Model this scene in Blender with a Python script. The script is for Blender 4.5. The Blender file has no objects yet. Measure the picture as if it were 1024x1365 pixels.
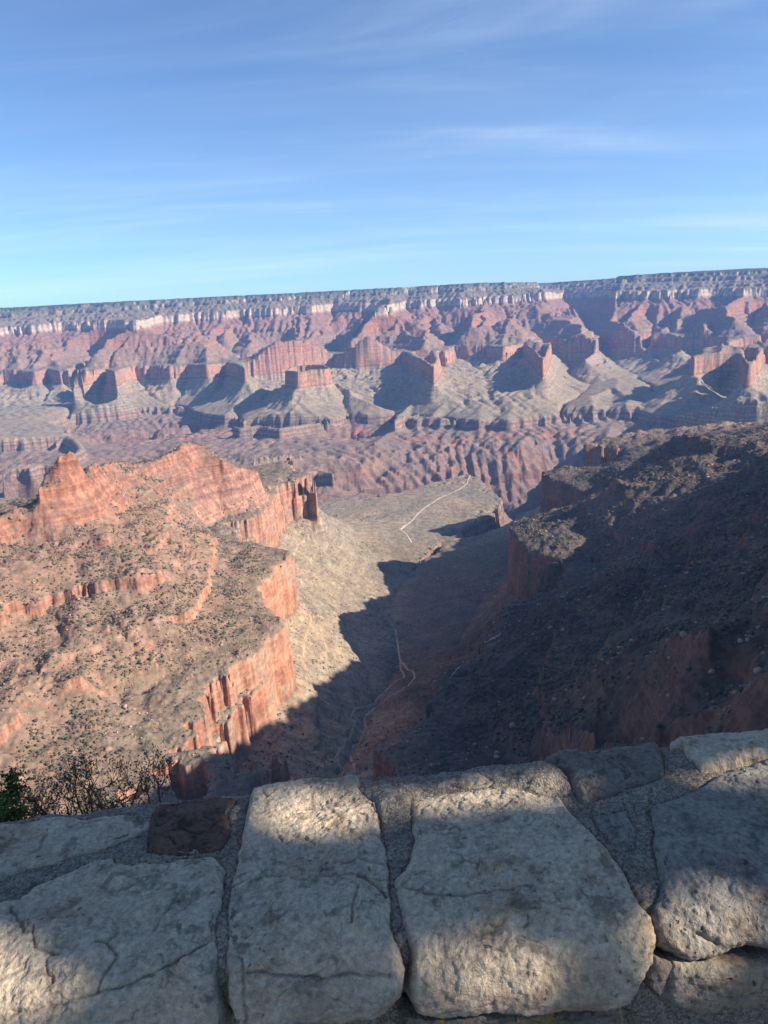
import bpy, math, random
import numpy as np
from mathutils import Vector, Matrix

scene = bpy.context.scene
COL = scene.collection
random.seed(7)

# ------------------------------------------------------------------ camera
F_PX, CX, CY = 975.0, 512.0, 682.5           # focal length and centre in photo pixels
PITCH, ROLL = math.radians(15.21), math.radians(3.0)
_cp, _sp, _cr, _sr = math.cos(PITCH), math.sin(PITCH), math.cos(ROLL), math.sin(ROLL)
FWD = np.array([0, _cp, -_sp]); _R0 = np.array([1., 0, 0]); _U0 = np.array([0, _sp, _cp])
RGT = _cr * _R0 - _sr * _U0
UPV = _sr * _R0 + _cr * _U0
cam_data = bpy.data.cameras.new('camera')
cam = bpy.data.objects.new('camera', cam_data); COL.objects.link(cam)
cam_data.sensor_fit = 'VERTICAL'; cam_data.sensor_height = 36.0
cam_data.lens = 36.0 * F_PX / 1365.0
cam_data.clip_start = 0.05; cam_data.clip_end = 120000.0
cam.matrix_world = Matrix(((RGT[0], UPV[0], -FWD[0], 0), (RGT[1], UPV[1], -FWD[1], 0),
                           (RGT[2], UPV[2], -FWD[2], 0), (0, 0, 0, 1)))
scene.camera = cam

# ------------------------------------------------------------------ light
SUN_AZ, SUN_EL = math.radians(104), math.radians(30)      # azimuth clockwise from the view direction (+Y)
SUN_DIR = Vector((math.sin(SUN_AZ) * math.cos(SUN_EL), math.cos(SUN_AZ) * math.cos(SUN_EL), math.sin(SUN_EL)))
sun_data = bpy.data.lights.new('sun', 'SUN'); sun = bpy.data.objects.new('sun', sun_data); COL.objects.link(sun)
sun_data.energy = 4.6; sun_data.angle = math.radians(0.53); sun_data.color = (1.0, 0.90, 0.79)
sun.rotation_euler = SUN_DIR.to_track_quat('Z', 'Y').to_euler()

world = bpy.data.worlds.new('World'); scene.world = world; world.use_nodes = True
def build_world():
    nt = world.node_tree; N = nt.nodes; L = nt.links; N.clear()
    out = N.new('ShaderNodeOutputWorld'); bg = N.new('ShaderNodeBackground')
    sky = N.new('ShaderNodeTexSky'); sky.sky_type = 'NISHITA'; sky.sun_disc = False
    sky.sun_elevation = SUN_EL; sky.sun_rotation = SUN_AZ
    sky.altitude = 2100; sky.air_density = 1.0; sky.dust_density = 0.1; sky.ozone_density = 1.6
    bg.inputs['Strength'].default_value = 0.062
    # high thin cirrus, mixed over the blue by direction
    tc = N.new('ShaderNodeTexCoord'); sep = N.new('ShaderNodeSeparateXYZ'); L.new(tc.outputs['Generated'], sep.inputs[0])
    def M(op, a, b=0.0):
        n = N.new('ShaderNodeMath'); n.operation = op
        for i, v in enumerate((a, b)):
            if isinstance(v, (int, float)): n.inputs[i].default_value = v
            else: L.new(v, n.inputs[i])
        return n.outputs[0]
    zc = M('ADD', M('MAXIMUM', sep.outputs[2], 0.0), 0.10)
    com = N.new('ShaderNodeCombineXYZ'); L.new(M('DIVIDE', sep.outputs[0], zc), com.inputs[0]); L.new(M('DIVIDE', sep.outputs[1], zc), com.inputs[1])
    def streaks(rot, sc, scale, det, lo, hi, loc=(0, 0, 0), dist=0.6):
        mp = N.new('ShaderNodeMapping'); mp.inputs['Rotation'].default_value = (0, 0, math.radians(rot)); mp.inputs['Scale'].default_value = sc
        mp.inputs['Location'].default_value = loc
        L.new(com.outputs[0], mp.inputs[0])
        nz = N.new('ShaderNodeTexNoise'); nz.inputs['Scale'].default_value = scale; nz.inputs['Detail'].default_value = det
        nz.inputs['Roughness'].default_value = 0.62; nz.inputs['Distortion'].default_value = dist; L.new(mp.outputs[0], nz.inputs['Vector'])
        mr = N.new('ShaderNodeMapRange'); mr.interpolation_type = 'SMOOTHSTEP'; mr.inputs[1].default_value = lo; mr.inputs[2].default_value = hi
        L.new(nz.outputs[0], mr.inputs[0]); return mr.outputs[0]
    a = streaks(30, (0.45, 1.3, 1), 1.0, 8, .40, .85)
    b = streaks(16, (0.16, 0.9, 1), 1.3, 5, .40, .72, (3.1, 1.7, 0))
    c = M('MULTIPLY', M('MULTIPLY', a, M('ADD', M('MULTIPLY', b, .8), .2)), 0.34)
    low = M('MULTIPLY', M('ADD', M('MULTIPLY', b, .7), .45), M('MULTIPLY', M('SUBTRACT', 1.0, M('MINIMUM', M('MULTIPLY', M('MAXIMUM', sep.outputs[2], 0.0), 3.6), 1.0)), 0.24))
    cl = M('MINIMUM', M('ADD', M('ADD', c, low), 0.05), 0.8)
    tint = N.new('ShaderNodeMix'); tint.data_type = 'RGBA'; tint.blend_type = 'MULTIPLY'; tint.inputs[0].default_value = 1.0
    L.new(sky.outputs[0], tint.inputs[6]); tint.inputs[7].default_value = (0.72, 1.05, 1.36, 1)
    mx = N.new('ShaderNodeMix'); mx.data_type = 'RGBA'; L.new(cl, mx.inputs[0]); L.new(tint.outputs[2], mx.inputs[6])
    mx.inputs[7].default_value = (8.6, 9.4, 10.4, 1)
    L.new(mx.outputs[2], bg.inputs['Color']); L.new(bg.outputs[0], out.inputs[0])
build_world()

vs = scene.view_settings
scene.display_settings.display_device = 'sRGB'
vs.view_transform = 'Standard'; vs.look = 'None'; vs.gamma = 1.0; vs.use_curve_mapping = False
vs.exposure = 1.05
scene.cycles.max_bounces = 4; scene.cycles.diffuse_bounces = 1; scene.cycles.volume_bounces = 0

# ------------------------------------------------------------------ small helpers
def tag(o, label=None, cat=None, group=None, kind=None):
    for k, v in (('label', label), ('category', cat), ('group', group), ('kind', kind)):
        if v: o[k] = v
    return o

def mesh_from(name, verts, faces, mat=None, parent=None, smooth=True, attrs=None):
    """verts (n,3), faces (m,3|4) numpy arrays -> one linked mesh object"""
    me = bpy.data.meshes.new(name)
    V = np.asarray(verts, np.float32); Fc = np.asarray(faces, np.int32)
    me.vertices.add(len(V)); me.vertices.foreach_set('co', V.ravel())
    k = Fc.shape[1]
    me.loops.add(Fc.size); me.loops.foreach_set('vertex_index', Fc.ravel())
    me.polygons.add(len(Fc))
    me.polygons.foreach_set('loop_start', np.arange(0, Fc.size, k, dtype=np.int32))
    if smooth: me.polygons.foreach_set('use_smooth', np.ones(len(Fc), bool))
    for an, av in (attrs or {}).items():
        at = me.attributes.new(an, 'FLOAT', 'POINT'); at.data.foreach_set('value', np.asarray(av, np.float32))
    me.update(calc_edges=True)
    if mat: me.materials.append(mat)
    o = bpy.data.objects.new(name, me); COL.objects.link(o)
    if parent: o.parent = parent
    return o

def ray(px, py):
    d = FWD + ((px - CX) * RGT + (CY - py) * UPV) / F_PX
    return d

# --- gradient noise in numpy
_rng = np.random.RandomState(11)
_PERM = np.tile(_rng.permutation(512), 3).astype(np.int32)
_ang = _rng.rand(512) * 2 * np.pi
_GX, _GY = np.cos(_ang).astype(np.float32), np.sin(_ang).astype(np.float32)
def noise(x, y, seed=0):
    x = np.asarray(x, np.float32) + np.float32(seed * 37.17); y = np.asarray(y, np.float32) + np.float32(seed * 91.73)
    xi = np.floor(x); yi = np.floor(y); fx = x - xi; fy = y - yi
    xi = xi.astype(np.int32) & 511; yi = yi.astype(np.int32) & 511
    u = fx * fx * fx * (fx * (fx * 6 - 15) + 10); v = fy * fy * fy * (fy * (fy * 6 - 15) + 10)
    def g(ix, iy, dx, dy):
        h = _PERM[_PERM[ix & 511] + (iy & 511)]
        return _GX[h] * dx + _GY[h] * dy
    a = g(xi, yi, fx, fy); b = g(xi + 1, yi, fx - 1, fy); c = g(xi, yi + 1, fx, fy - 1); d = g(xi + 1, yi + 1, fx - 1, fy - 1)
    return (a + u * (b - a) + v * (c - a + u * (a - b - c + d) )) * 1.5
def fbm(x, y, lam, octs=4, seed=0, gain=0.5):
    t = 0; amp = 1.0
    for i in range(octs):
        t = t + amp * noise(x / lam, y / lam, seed + i); amp *= gain; lam *= 0.48
    return t
def ridged(x, y, lam, octs=3, seed=0):
    t = 0; amp = 1.0
    for i in range(octs):
        t = t + amp * (1 - 2 * np.abs(noise(x / lam, y / lam, seed + i))); amp *= 0.5; lam *= 0.48
    return t

# ------------------------------------------------------------------ strata: height as a function of "how far up the column"
# s = horizontal run up the stack of beds; cliffs take almost no run, shale slopes take a lot
_TS = [(-4000, -1158), (-1160, -1153), (-1150, -1149), (-930, -960), (-926, -925), (-610, -715), (-606, -664), (-600, -650),
       (-475, -622), (-300, -574), (-150, -506), (-147, -496), (-90, -466), (-87, -454), (-26, -422), (-22, -414), (-20, -350),
       (-14, -345), (-12, -297), (0, -290),
       (60, -275), (88, -263), (91, -247), (184, -210), (187, -190), (236, -172), (239, -154), (300, -132), (303, -112),
       (376, -84), (379, -58), (384, -50), (534, 84), (538, 134), (541, 138), (545, 188), (598, 208), (601, 232), (640, 240), (643, 256), (702, 274),
       (705, 316), (730, 324), (752, 334), (755, 366), (775, 371), (4000, 420)]
_smooth = [(a, b) for a, b in _TS if not 0 < a < 384]
SS = np.array([a for a, b in _smooth], float); SZ = np.array([b for a, b in _smooth], float)
TS = np.array([a for a, b in _TS], float); TZ = np.array([b for a, b in _TS], float)
def P(s): return np.interp(s, TS, TZ)
def Pinv(z): return np.interp(z, TZ, TS)
_DY, _DO = np.array([-1e5, 0., 10000., 11600., 1e6]), np.array([-265., -265., -110., 0., 0.])
def dip(y): return np.interp(y, _DY, _DO)                    # the beds dip towards the south rim

TENTS = []; TROUGHS = []
LINES = []            # (feature, array of (x, y, s))
def _dens(a, step=6.0):
    out = []
    for p, q in zip(a[:-1], a[1:]):
        n = max(1, int(np.hypot(*(q - p)[:2]) / step)); n = min(n, 4000)
        t = np.arange(n)[:, None] / n
        out.append(p + (q - p) * t)
    out.append(a[-1:]); return np.vstack(out)
def LS(feat, s, pts):                 # a line on the top of one bed, seen at these photo pixels
    r = []
    T = np.geomspace(200, 30000, 6000)
    for px, py in pts:
        d = ray(px, py); f = d[2] * T - (float(P(s)) + dip(d[1] * T))
        k = np.nonzero(np.sign(f[1:]) != np.sign(f[:-1]))[0]
        t = T[k[0]] if len(k) else 12000.0
        if d[2] > 0: t = float(P(s)) / d[2]
        r.append((d[0] * t, d[1] * t, s))
    LINES.append((feat, np.array(r)))
def LD(feat, pts):                    # (px, py, ground distance): crest or creek
    r = []
    for px, py, D in pts:
        d = ray(px, py); t = D / math.hypot(d[0], d[1])
        x, y, z = d * t
        r.append((x, y, float(Pinv(z - dip(y)))))
    LINES.append((feat, np.array(r)))
def LR(feat, pts, g=1.15):            # a crest with flanks: LD plus a ridge that falls away at g
    LD(feat, pts); TENTS.append((LINES[-1][1], g))
def LC(feat, pts, g=1.25):             # a creek with flanks
    LD(feat, pts); TROUGHS.append((LINES[-1][1], g))
def LP(feat, pts, g=1.1):            # (px, ground distance, s): a spur crest in the far wall
    r = []
    for px, D, s in pts:
        d = ray(px, 430); t = D / math.hypot(d[0], d[1]); r.append((d[0] * t, d[1] * t, s))
    LINES.append((feat, np.array(r))); TENTS.append((LINES[-1][1], g))
def LZ(feat, pts):                    # (px, py, z)
    r = []
    for px, py, z in pts:
        d = ray(px, py); t = z / d[2]; x, y = d[0] * t, d[1] * t
        r.append((x, y, float(Pinv(z - dip(y)))))
    LINES.append((feat, np.array(r)))
def LW(feat, pts):                    # world (x, y, z)
    LINES.append((feat, np.array([(x, y, float(Pinv(z - dip(y)))) for x, y, z in pts])))
def LWS(feat, s, pts):
    LINES.append((feat, np.array([(x, y, s) for x, y in pts])))

# ---- far wall and north rim
LS('north_rim', 765, [(-260, 428), (-120, 420), (0, 414), (128, 405), (256, 397), (400, 390), (512, 384), (640, 377), (715, 376)])
LS('north_rim', 765, [(745, 376), (850, 369), (940, 363), (1024, 357), (1150, 350), (1300, 340)])
LWS('north_rim', 900, [(-14000, 21500), (-4000, 21500), (4000, 21500), (14000, 21500)])
LS('canyon_wall', 0, [(-120, 500), (-40, 496), (0, 493), (22, 491), (45, 496), (62, 490), (80, 494), (98, 486)])
LS('canyon_wall', 0, [(290, 470), (310, 467), (345, 468), (360, 465), (380, 463), (390, 472), (405, 470), (425, 469), (442, 469), (455, 471), (458, 464)])
LR('canyon_wall', [(300, 440, 10600), (330, 428, 11300)])
LR('canyon_wall', [(420, 452, 9900), (432, 444, 10300), (440, 430, 11000), (446, 418, 11500)])
# Isis-like temple, left
LR('butte', [(178, 433, 9300), (190, 440, 9250), (215, 447, 9150), (245, 462, 8950)])
LR('butte', [(178, 433, 9300), (150, 450, 9200), (128, 470, 9000)])
LR('butte', [(178, 433, 9300), (200, 428, 10600), (215, 414, 11500)])
LS('butte', 0, [(95, 500), (118, 494), (140, 490), (149, 494), (153, 497), (160, 491), (180, 487), (205, 486), (226, 487), (250, 485), (275, 486), (300, 482), (316, 485), (326, 491), (318, 478)])
LS('butte', -600, [(84, 560), (97, 547), (110, 544), (140, 544), (165, 545), (190, 543), (212, 541), (232, 538), (248, 540), (260, 548), (281, 552), (300, 554), (318, 552), (324, 562)])
# flat-topped butte, centre left
LS('mesa_butte', 0, [(381, 494), (389, 488), (410, 486.5), (430, 486.5), (439, 490), (432, 491.5), (415, 493), (398, 495), (381, 494)])
LR('mesa_butte', [(440, 500, 7000), (470, 520, 6700), (500, 540, 6400)])
LS('mesa_butte', -600, [(312, 568), (320, 570), (345, 566), (372, 571), (400, 566), (430, 562), (455, 555), (475, 547), (500, 545), (515, 545), (530, 550), (526, 562)])
# Buddha-like temple, centre
LR('temple', [(508, 408, 9500), (500, 418, 9450), (486, 440, 9250), (470, 455, 9000)])
LR('temple', [(508, 408, 9500), (535, 422, 9450), (560, 440, 9200), (570, 460, 8900)])
LR('temple', [(508, 408, 9500), (515, 404, 10600), (518, 394, 11400)])
LS('temple', 0, [(461, 463), (470, 466), (490, 466), (512, 466), (530, 467), (545, 468), (552, 474), (566, 480), (577, 489), (582, 478), (578, 468), (588, 466)])
LR('temple', [(580, 492, 8200), (600, 505, 7700), (625, 520, 7300)])
# temple right of it
LR('temple', [(632, 420, 9400), (628, 432, 9250), (640, 443, 9100), (680, 448, 9000), (712, 452, 8900)])
LR('temple', [(632, 420, 9400), (640, 412, 10500), (650, 396, 11500)])
LS('temple', 0, [(590, 468), (604, 460), (612, 457), (628, 460), (645, 459), (660, 461), (672, 462), (685, 459), (700, 457), (712, 466), (724, 480), (730, 466), (735, 450)])
LR('temple', [(725, 484, 8200), (742, 500, 7700), (750, 512, 7300)])
LS('tonto_platform', -600, [(528, 560), (533, 554), (548, 551), (562, 552), (576, 556), (590, 554), (605, 556), (620, 558), (640, 559), (657, 557), (676, 560), (695, 557), (722, 554), (745, 551), (752, 538), (770, 528), (784, 512), (790, 498)])
# Bright-Angel-like side canyon
LC('side_canyon', [(800, 604, 4900), (812, 575, 5500), (815, 555, 6000), (808, 520, 7000), (800, 492, 8100), (800, 466, 9600), (788, 442, 10800), (772, 416, 12200), (752, 392, 13500)])
LR('canyon_wall', [(757, 410, 11300), (775, 440, 9900), (790, 462, 8800), (786, 480, 8200)])
# east side of that canyon
LS('butte', 0, [(936, 472), (939, 464), (952, 461), (968, 460), (986, 462), (990, 474), (999, 488), (1006, 478), (1012, 470), (1013, 450), (1000, 449), (980, 452), (969, 456), (972, 444), (978, 436), (960, 438), (935, 441), (907, 443), (902, 452), (900, 445), (890, 440)])
LR('butte', [(1013, 452, 7600), (1040, 452, 7700), (1080, 470, 7300)])
LR('butte', [(990, 425, 9000), (968, 408, 9800), (935, 412, 10200), (900, 428, 10100), (880, 440, 9700)])
LR('butte', [(968, 408, 9800), (990, 392, 10900), (1005, 375, 11600)])
LR('butte', [(1060, 412, 9500), (1030, 408, 10000), (1016, 400, 10900)])
LR('canyon_wall', [(830, 372, 12000), (825, 400, 11200), (815, 425, 10300)])
LR('canyon_wall', [(875, 372, 12000), (860, 400, 11000), (835, 425, 10000)])
LS('tonto_platform', -600, [(842, 500), (868, 512), (870, 530), (884, 545), (895, 552), (912, 548), (930, 544), (950, 543), (976, 541), (1000, 540), (1030, 542), (1080, 545)])
LR('butte', [(939, 470, 6700), (925, 505, 6300), (910, 535, 6000)])
# lower platforms north of the river
LS('tonto_platform', -600, [(-80, 640), (-30, 632), (0, 630), (20, 622), (40, 624), (55, 617), (75, 620), (95, 608), (108, 598), (100, 586), (86, 574)])
LS('inner_gorge', -690, [(95, 574), (120, 578), (150, 580), (180, 576), (210, 573), (250, 570)])
LS('inner_gorge', -900, [(140, 605), (180, 598), (215, 592), (255, 588), (285, 590)])
LS('inner_gorge', -760, [(325, 590), (370, 594), (400, 590), (430, 588), (460, 586), (490, 590)])
LS('tonto_platform', -540, [(-80, 590), (-20, 585), (40, 575), (85, 570)])
LD('tonto_platform', [(335, 612, 4700), (370, 606, 4750), (400, 602, 4850), (450, 612, 4800), (480, 622, 4750)])
LS('tonto_platform', -600, [(330, 624), (340, 618), (365, 617), (385, 621), (405, 631), (425, 625), (445, 632)])
# spurs of the far wall below the north rim
for px, k in ((-60, 0), (18, 1), (75, 0), (210, 1), (262, 0), (330, 0), (396, 1), (468, 0), (545, 1), (585, 0), (672, 0), (905, 1), (955, 0), (1050, 1)):
    LP('canyon_wall', [(px, 12000, 765), (px + 2, 11700, 650), (px - 2, 11350, 545), (px + 5, 10900, 400 + 60 * k), (px + 2, 10350, 330 + 50 * k), (px - 3, 9900, 200)])
# side drainages that set the temples apart from the wall behind them
for _r in ([(92, 8900, -180), (100, 9700, -110), (112, 10500, 20)], [(338, 8900, -180), (330, 9700, -90), (305, 10500, 40)], [(452, 9100, -200), (455, 9900, -110), (466, 10700, 40)],
           [(588, 9100, -160), (594, 9900, -60), (602, 10600, 60)], [(735, 8900, -200), (728, 9700, -100), (712, 10600, 60)], [(1012, 8300, -200), (1020, 9300, -120), (1035, 10300, 20)], [(880, 8800, -250), (868, 9600, -150), (850, 10400, 0)]):
    _q = []
    for px, D, s_ in _r:
        d = ray(px, 430); t = D / math.hypot(d[0], d[1]); _q.append((d[0] * t, d[1] * t, s_))
    TROUGHS.append((np.array(_q), 1.0))
# river and gorge
LW('inner_gorge', [(-6500, 4200, -1330), (-4200, 3900, -1330), (-2600, 4600, -1330), (-1700, 4250, -1330), (-800, 4250, -1330), (-100, 4430, -1330), (500, 4600, -1330), (900, 4450, -1325), (1250, 4900, -1315), (1900, 4900, -1315), (2600, 4300, -1310), (4200, 4800, -1300), (7000, 4600, -1300)])
LD('inner_gorge', [(500, 590, 5200), (520, 575, 5700), (524, 562, 6200)])
LD('inner_gorge', [(690, 598, 5150), (700, 585, 5350), (706, 572, 5600)])
# south-side plateau and its gorge edge
LS('plateau', -600, [(-200, 668), (-60, 664), (20, 662), (120, 664), (330, 668), (422, 668), (450, 664), (482, 667), (505, 660), (530, 655), (560, 648), (590, 640), (622, 631), (640, 639), (652, 648), (660, 657), (670, 666), (665, 680), (645, 690), (622, 700), (606, 714), (597, 724), (588, 729)])
LS('plateau', -560, [(430, 690), (480, 688), (540, 680), (600, 668)])
LS('plateau', -600, [(598, 730), (625, 722), (645, 712), (668, 700), (684, 692), (690, 684)])
for _p in ([(592, 2810, -905), (615, 2870, -925), (650, 3040, -960), (672, 3200, -1000), (690, 3370, -1080), (700, 3620, -1200), (706, 4000, -1290), (704, 4400, -1320)],):
    _r = []
    for px, D, z in _p:
        d = ray(px, 690); t = D / math.hypot(d[0], d[1]); _r.append((d[0] * t, d[1] * t, z))
    LW('inner_gorge', _r)
# valley floor with its creek
LZ('valley_floor', [(438, 1060, -690), (455, 1030, -715), (470, 1000, -742), (488, 950, -790), (515, 915, -825), (530, 885, -846), (530, 845, -862), (515, 815, -868), (528, 790, -871), (545, 765, -876), (565, 745, -882), (588, 730, -892)])
LZ('valley_floor', [(640, 800, -838), (610, 860, -826)])
LZ('valley_floor', [(640, 745, -866), (680, 728, -858), (678, 760, -845)])
LW('inner_gorge', [(-1700, 3500, -960), (-1650, 3100, -905)])

# ---- the red ridge on the left
RIDGE_EDGE = [(40, 1112), (95, 1078), (158, 1034), (188, 1010), (181, 985), (168, 960), (160, 930), (205, 912), (235, 900), (290, 882), (320, 868), (345, 850), (362, 836), (376, 829), (362, 812), (345, 795), (331, 776),
        (355, 760), (376, 744), (386, 736), (360, 730), (322, 722), (296, 714), (276, 704), (300, 692), (345, 682), (357, 670), (362, 655), (364, 644), (378, 634)]
RIDGE_EDGE2 = [(384, 646), (400, 662), (414, 670), (424, 688)]
LS('red_ridge', 0, RIDGE_EDGE)
LS('red_ridge', -23, RIDGE_EDGE2)
LWS('red_ridge', 0, [(-345, 2540), (-370, 2640), (-560, 2620), (-900, 2500), (-1250, 2250), (-1500, 1800), (-1450, 1300), (-1250, 900), (-1150, 500)])
LD('red_ridge', [(-140, 800, 1300), (-60, 752, 1420), (0, 714, 1530), (40, 684, 1560), (55, 656, 1570), (64, 636, 1574), (72, 622, 1577), (86, 612, 1580), (97, 606, 1583), (104, 612, 1588), (110, 630, 1592), (118, 648, 1610), (128, 640, 1690), (150, 632, 1810), (200, 617, 1960), (255, 597, 2080), (275, 601, 2100), (298, 628, 2060)])
LD('red_ridge', [(54, 672, 1535), (66, 668, 1545), (84, 662, 1552), (100, 657, 1558), (116, 652, 1580)])
LD('red_ridge', [(298, 628, 2060), (320, 640, 2090), (345, 640, 2160)])
LS('red_ridge', 238, [(0, 742), (40, 737), (80, 732), (110, 729), (142, 725), (158, 705), (166, 690), (182, 672)])
LS('red_ridge', 186, [(80, 795), (120, 785), (160, 777), (190, 772), (210, 768), (206, 745), (220, 715), (226, 695)])
LS('red_ridge', 96, [(0, 900), (60, 905), (110, 912)])
LW('red_ridge', [(-900, 350, -60), (-700, 250, 0), (-400, 120, 20), (-150, 30, 0)])
# ---- the shaded slope on the right
LS('shaded_slope', 0, [(757, 1100), (720, 1050), (690, 1030), (650, 990), (620, 950), (605, 913), (590, 925), (600, 905), (640, 885), (662, 868), (674, 830), (668, 812), (690, 806), (730, 798), (775, 775), (800, 756), (803, 742), (770, 739), (735, 736), (705, 729), (688, 716), (680, 702), (688, 692),
        (720, 684), (760, 676), (785, 668), (790, 655), (775, 650), (750, 641), (728, 635), (724, 630), (745, 626), (780, 622)])
LWS('shaded_slope', 0, [(760, 2700), (1050, 2900), (1500, 3000), (2200, 2900)])
LD('shaded_slope', [(838, 632, 2150), (852, 618, 2100), (870, 602, 2050), (886, 594, 2020), (900, 588, 2000), (930, 596, 1960), (960, 602, 1920), (1000, 606, 1850), (1060, 606, 1800)])
LS('shaded_slope', 187, [(815, 648), (840, 655), (880, 660), (905, 668), (880, 690), (860, 720)])
LW('shaded_slope', [(400, 500, -150), (470, 600, -165), (520, 700, -190), (560, 800, -240)])
LZ('shaded_slope', [(800, 900, -455), (860, 870, -395), (940, 840, -300)])
LZ('shaded_slope', [(880, 980, -310), (960, 940, -250), (1040, 900, -190)])
LZ('shaded_slope', [(720, 975, -520), (800, 1010, -400), (900, 1060, -250)])
LS('tonto_platform', -600, [(784, 605), (800, 603), (822, 606), (840, 612), (845, 620), (835, 640)])
LS('tonto_platform', -560, [(800, 594), (840, 590), (880, 592), (960, 594), (1040, 596)])
# ---- the south rim, where the camera stands, and its run to the right
LW('south_rim', [(-150, 30, -4), (-60, 8, -6), (0, 6, -8), (30, 8, -6), (120, 18, -2), (330, 60, 0), (540, 200, 0), (640, 350, 0), (690, 500, 5), (720, 555, 5), (860, 615, 5), (980, 680, 10), (1015, 745, 10), (1080, 880, 15), (1180, 1100, 10), (1340, 1230, 5), (1520, 1350, 10), (1900, 1500, 20), (2600, 1800, 40)])
LW('south_rim', [(-260, 75, -110), (-60, 55, -115), (60, 58, -115), (150, 95, -110), (310, 190, -100)])
LW('south_rim', [(-380, 230, -290), (-150, 170, -270), (0, 160, -265), (120, 190, -250), (250, 280, -230)])
LW('south_rim', [(-480, 430, -420), (-150, 370, -425), (30, 370, -435), (190, 440, -430)])
LWS('south_rim', 0, [(-430, 735), (-345, 590), (-200, 480), (-40, 440), (100, 470), (185, 570), (215, 700)])
LW('valley_floor', [(-60, 930, -680), (-75, 780, -645), (-75, 640, -600)])
LW('south_rim', [(-2400, -200, 40), (0, -200, 20), (1000, -200, 30), (3400, -200, 50)])
LW('south_rim', [(1300, 450, 40), (1500, 1000, 50), (2400, 1400, 60)])

# ---- solve for a smooth s between the lines (Laplace, coarse to fine)
class Grid:
    def __init__(g, x0, x1, y0, y1, h):
        g.x0, g.y0, g.h = x0, y0, h
        g.nx, g.ny = int((x1 - x0) / h) + 1, int((y1 - y0) / h) + 1
        g.X, g.Y = np.meshgrid(x0 + h * np.arange(g.nx), y0 + h * np.arange(g.ny))
    def sample(g, F, x, y):
        u = np.clip((x - g.x0) / g.h, 0, g.nx - 1.001); v = np.clip((y - g.y0) / g.h, 0, g.ny - 1.001)
        i = u.astype(np.int32); j = v.astype(np.int32); fu = u - i; fv = v - j
        return (F[j, i] * (1 - fu) + F[j, i + 1] * fu) * (1 - fv) + (F[j + 1, i] * (1 - fu) + F[j + 1, i + 1] * fu) * fv

def laplace(x0, y0, h, nx, ny, pts, border=None, levels=(32, 16, 8, 4, 2, 1), iters=(400, 200, 120, 80, 60, 40)):
    F = None
    for lv, it in zip(levels, iters):
        hh = h * lv; mx, my = (nx - 1) // lv + 2, (ny - 1) // lv + 2
        ii = np.rint((pts[:, 0] - x0) / hh).astype(int); jj = np.rint((pts[:, 1] - y0) / hh).astype(int)
        ok = (ii >= 0) & (ii < mx) & (jj >= 0) & (jj < my)
        idx = jj[ok] * mx + ii[ok]
        cnt = np.bincount(idx, minlength=mx * my); val = np.bincount(idx, pts[ok, 2], minlength=mx * my)
        fix = (cnt > 0).reshape(my, mx); v = np.where(cnt > 0, val / np.maximum(cnt, 1), 0).reshape(my, mx)
        if F is None:
            F = np.full((my, mx), v[fix].mean())
        else:
            pj, pi = F.shape
            u = np.clip(np.arange(mx) * 0.5 * (prev / (2 * lv)) * 2 * (lv / prev), 0, pi - 1.001) if False else np.clip(np.arange(mx) * lv / prev, 0, pi - 1.001)
            w = np.clip(np.arange(my) * lv / prev, 0, pj - 1.001)
            a = u.astype(int); b = w.astype(int); fu = (u - a)[None]; fw = (w - b)[:, None]
            G = F[:, a] * (1 - fu) + F[:, a + 1] * fu
            F = G[b] * (1 - fw) + G[b + 1] * fw
        if border is not None:
            bx, by = np.meshgrid(x0 + hh * np.arange(mx), y0 + hh * np.arange(my)); edge = np.zeros((my, mx), bool)
            edge[0] = edge[-1] = True; edge[:, 0] = edge[:, -1] = True
            e = edge & ~fix; v = v.copy(); v[e] = border(bx[e], by[e]); fix = fix | edge
        F[fix] = v[fix]
        for k in range(it):
            Q = np.pad(F, 1, mode='edge')
            F = 0.25 * (Q[:-2, 1:-1] + Q[2:, 1:-1] + Q[1:-1, :-2] + Q[1:-1, 2:])
            F[fix] = v[fix]
        prev = lv
    return F[:ny, :nx]

def flow(z, steps, jit, seed):
    """how much water runs through each cell when every cell sheds one drop downhill"""
    ny, nx = z.shape; rs = np.random.RandomState(seed)
    zz = z + rs.rand(ny, nx) * jit
    best = np.zeros((ny, nx)); to = np.arange(ny * nx).reshape(ny, nx).copy(); idx = to.copy()
    for dj in (-1, 0, 1):
        for di in (-1, 0, 1):
            if di == dj == 0: continue
            sl = np.full((ny, nx), -1.0)
            j0, j1 = max(0, -dj), ny - max(0, dj); i0, i1 = max(0, -di), nx - max(0, di)
            sl[j0:j1, i0:i1] = (zz[j0:j1, i0:i1] - zz[j0 + dj:j1 + dj, i0 + di:i1 + di]) / math.hypot(di, dj)
            m = sl > best; best[m] = sl[m]; to[m] = idx[m] + dj * nx + di
    to = to.ravel(); cur = np.ones(ny * nx); acc = cur.copy()
    for k in range(steps):
        cur = np.bincount(to, cur * (best.ravel() > 0), minlength=ny * nx); acc += cur
    return acc.reshape(ny, nx)

def blur(F, n=1):
    for _ in range(n):
        Q = np.pad(F, 1, mode='edge'); F = 0.25 * Q[:-2, 1:-1] + 0.5 * F + 0.25 * Q[2:, 1:-1]
        Q = np.pad(F, 1, mode='edge'); F = 0.25 * Q[1:-1, :-2] + 0.5 * F + 0.25 * Q[1:-1, 2:]
    return F

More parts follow.
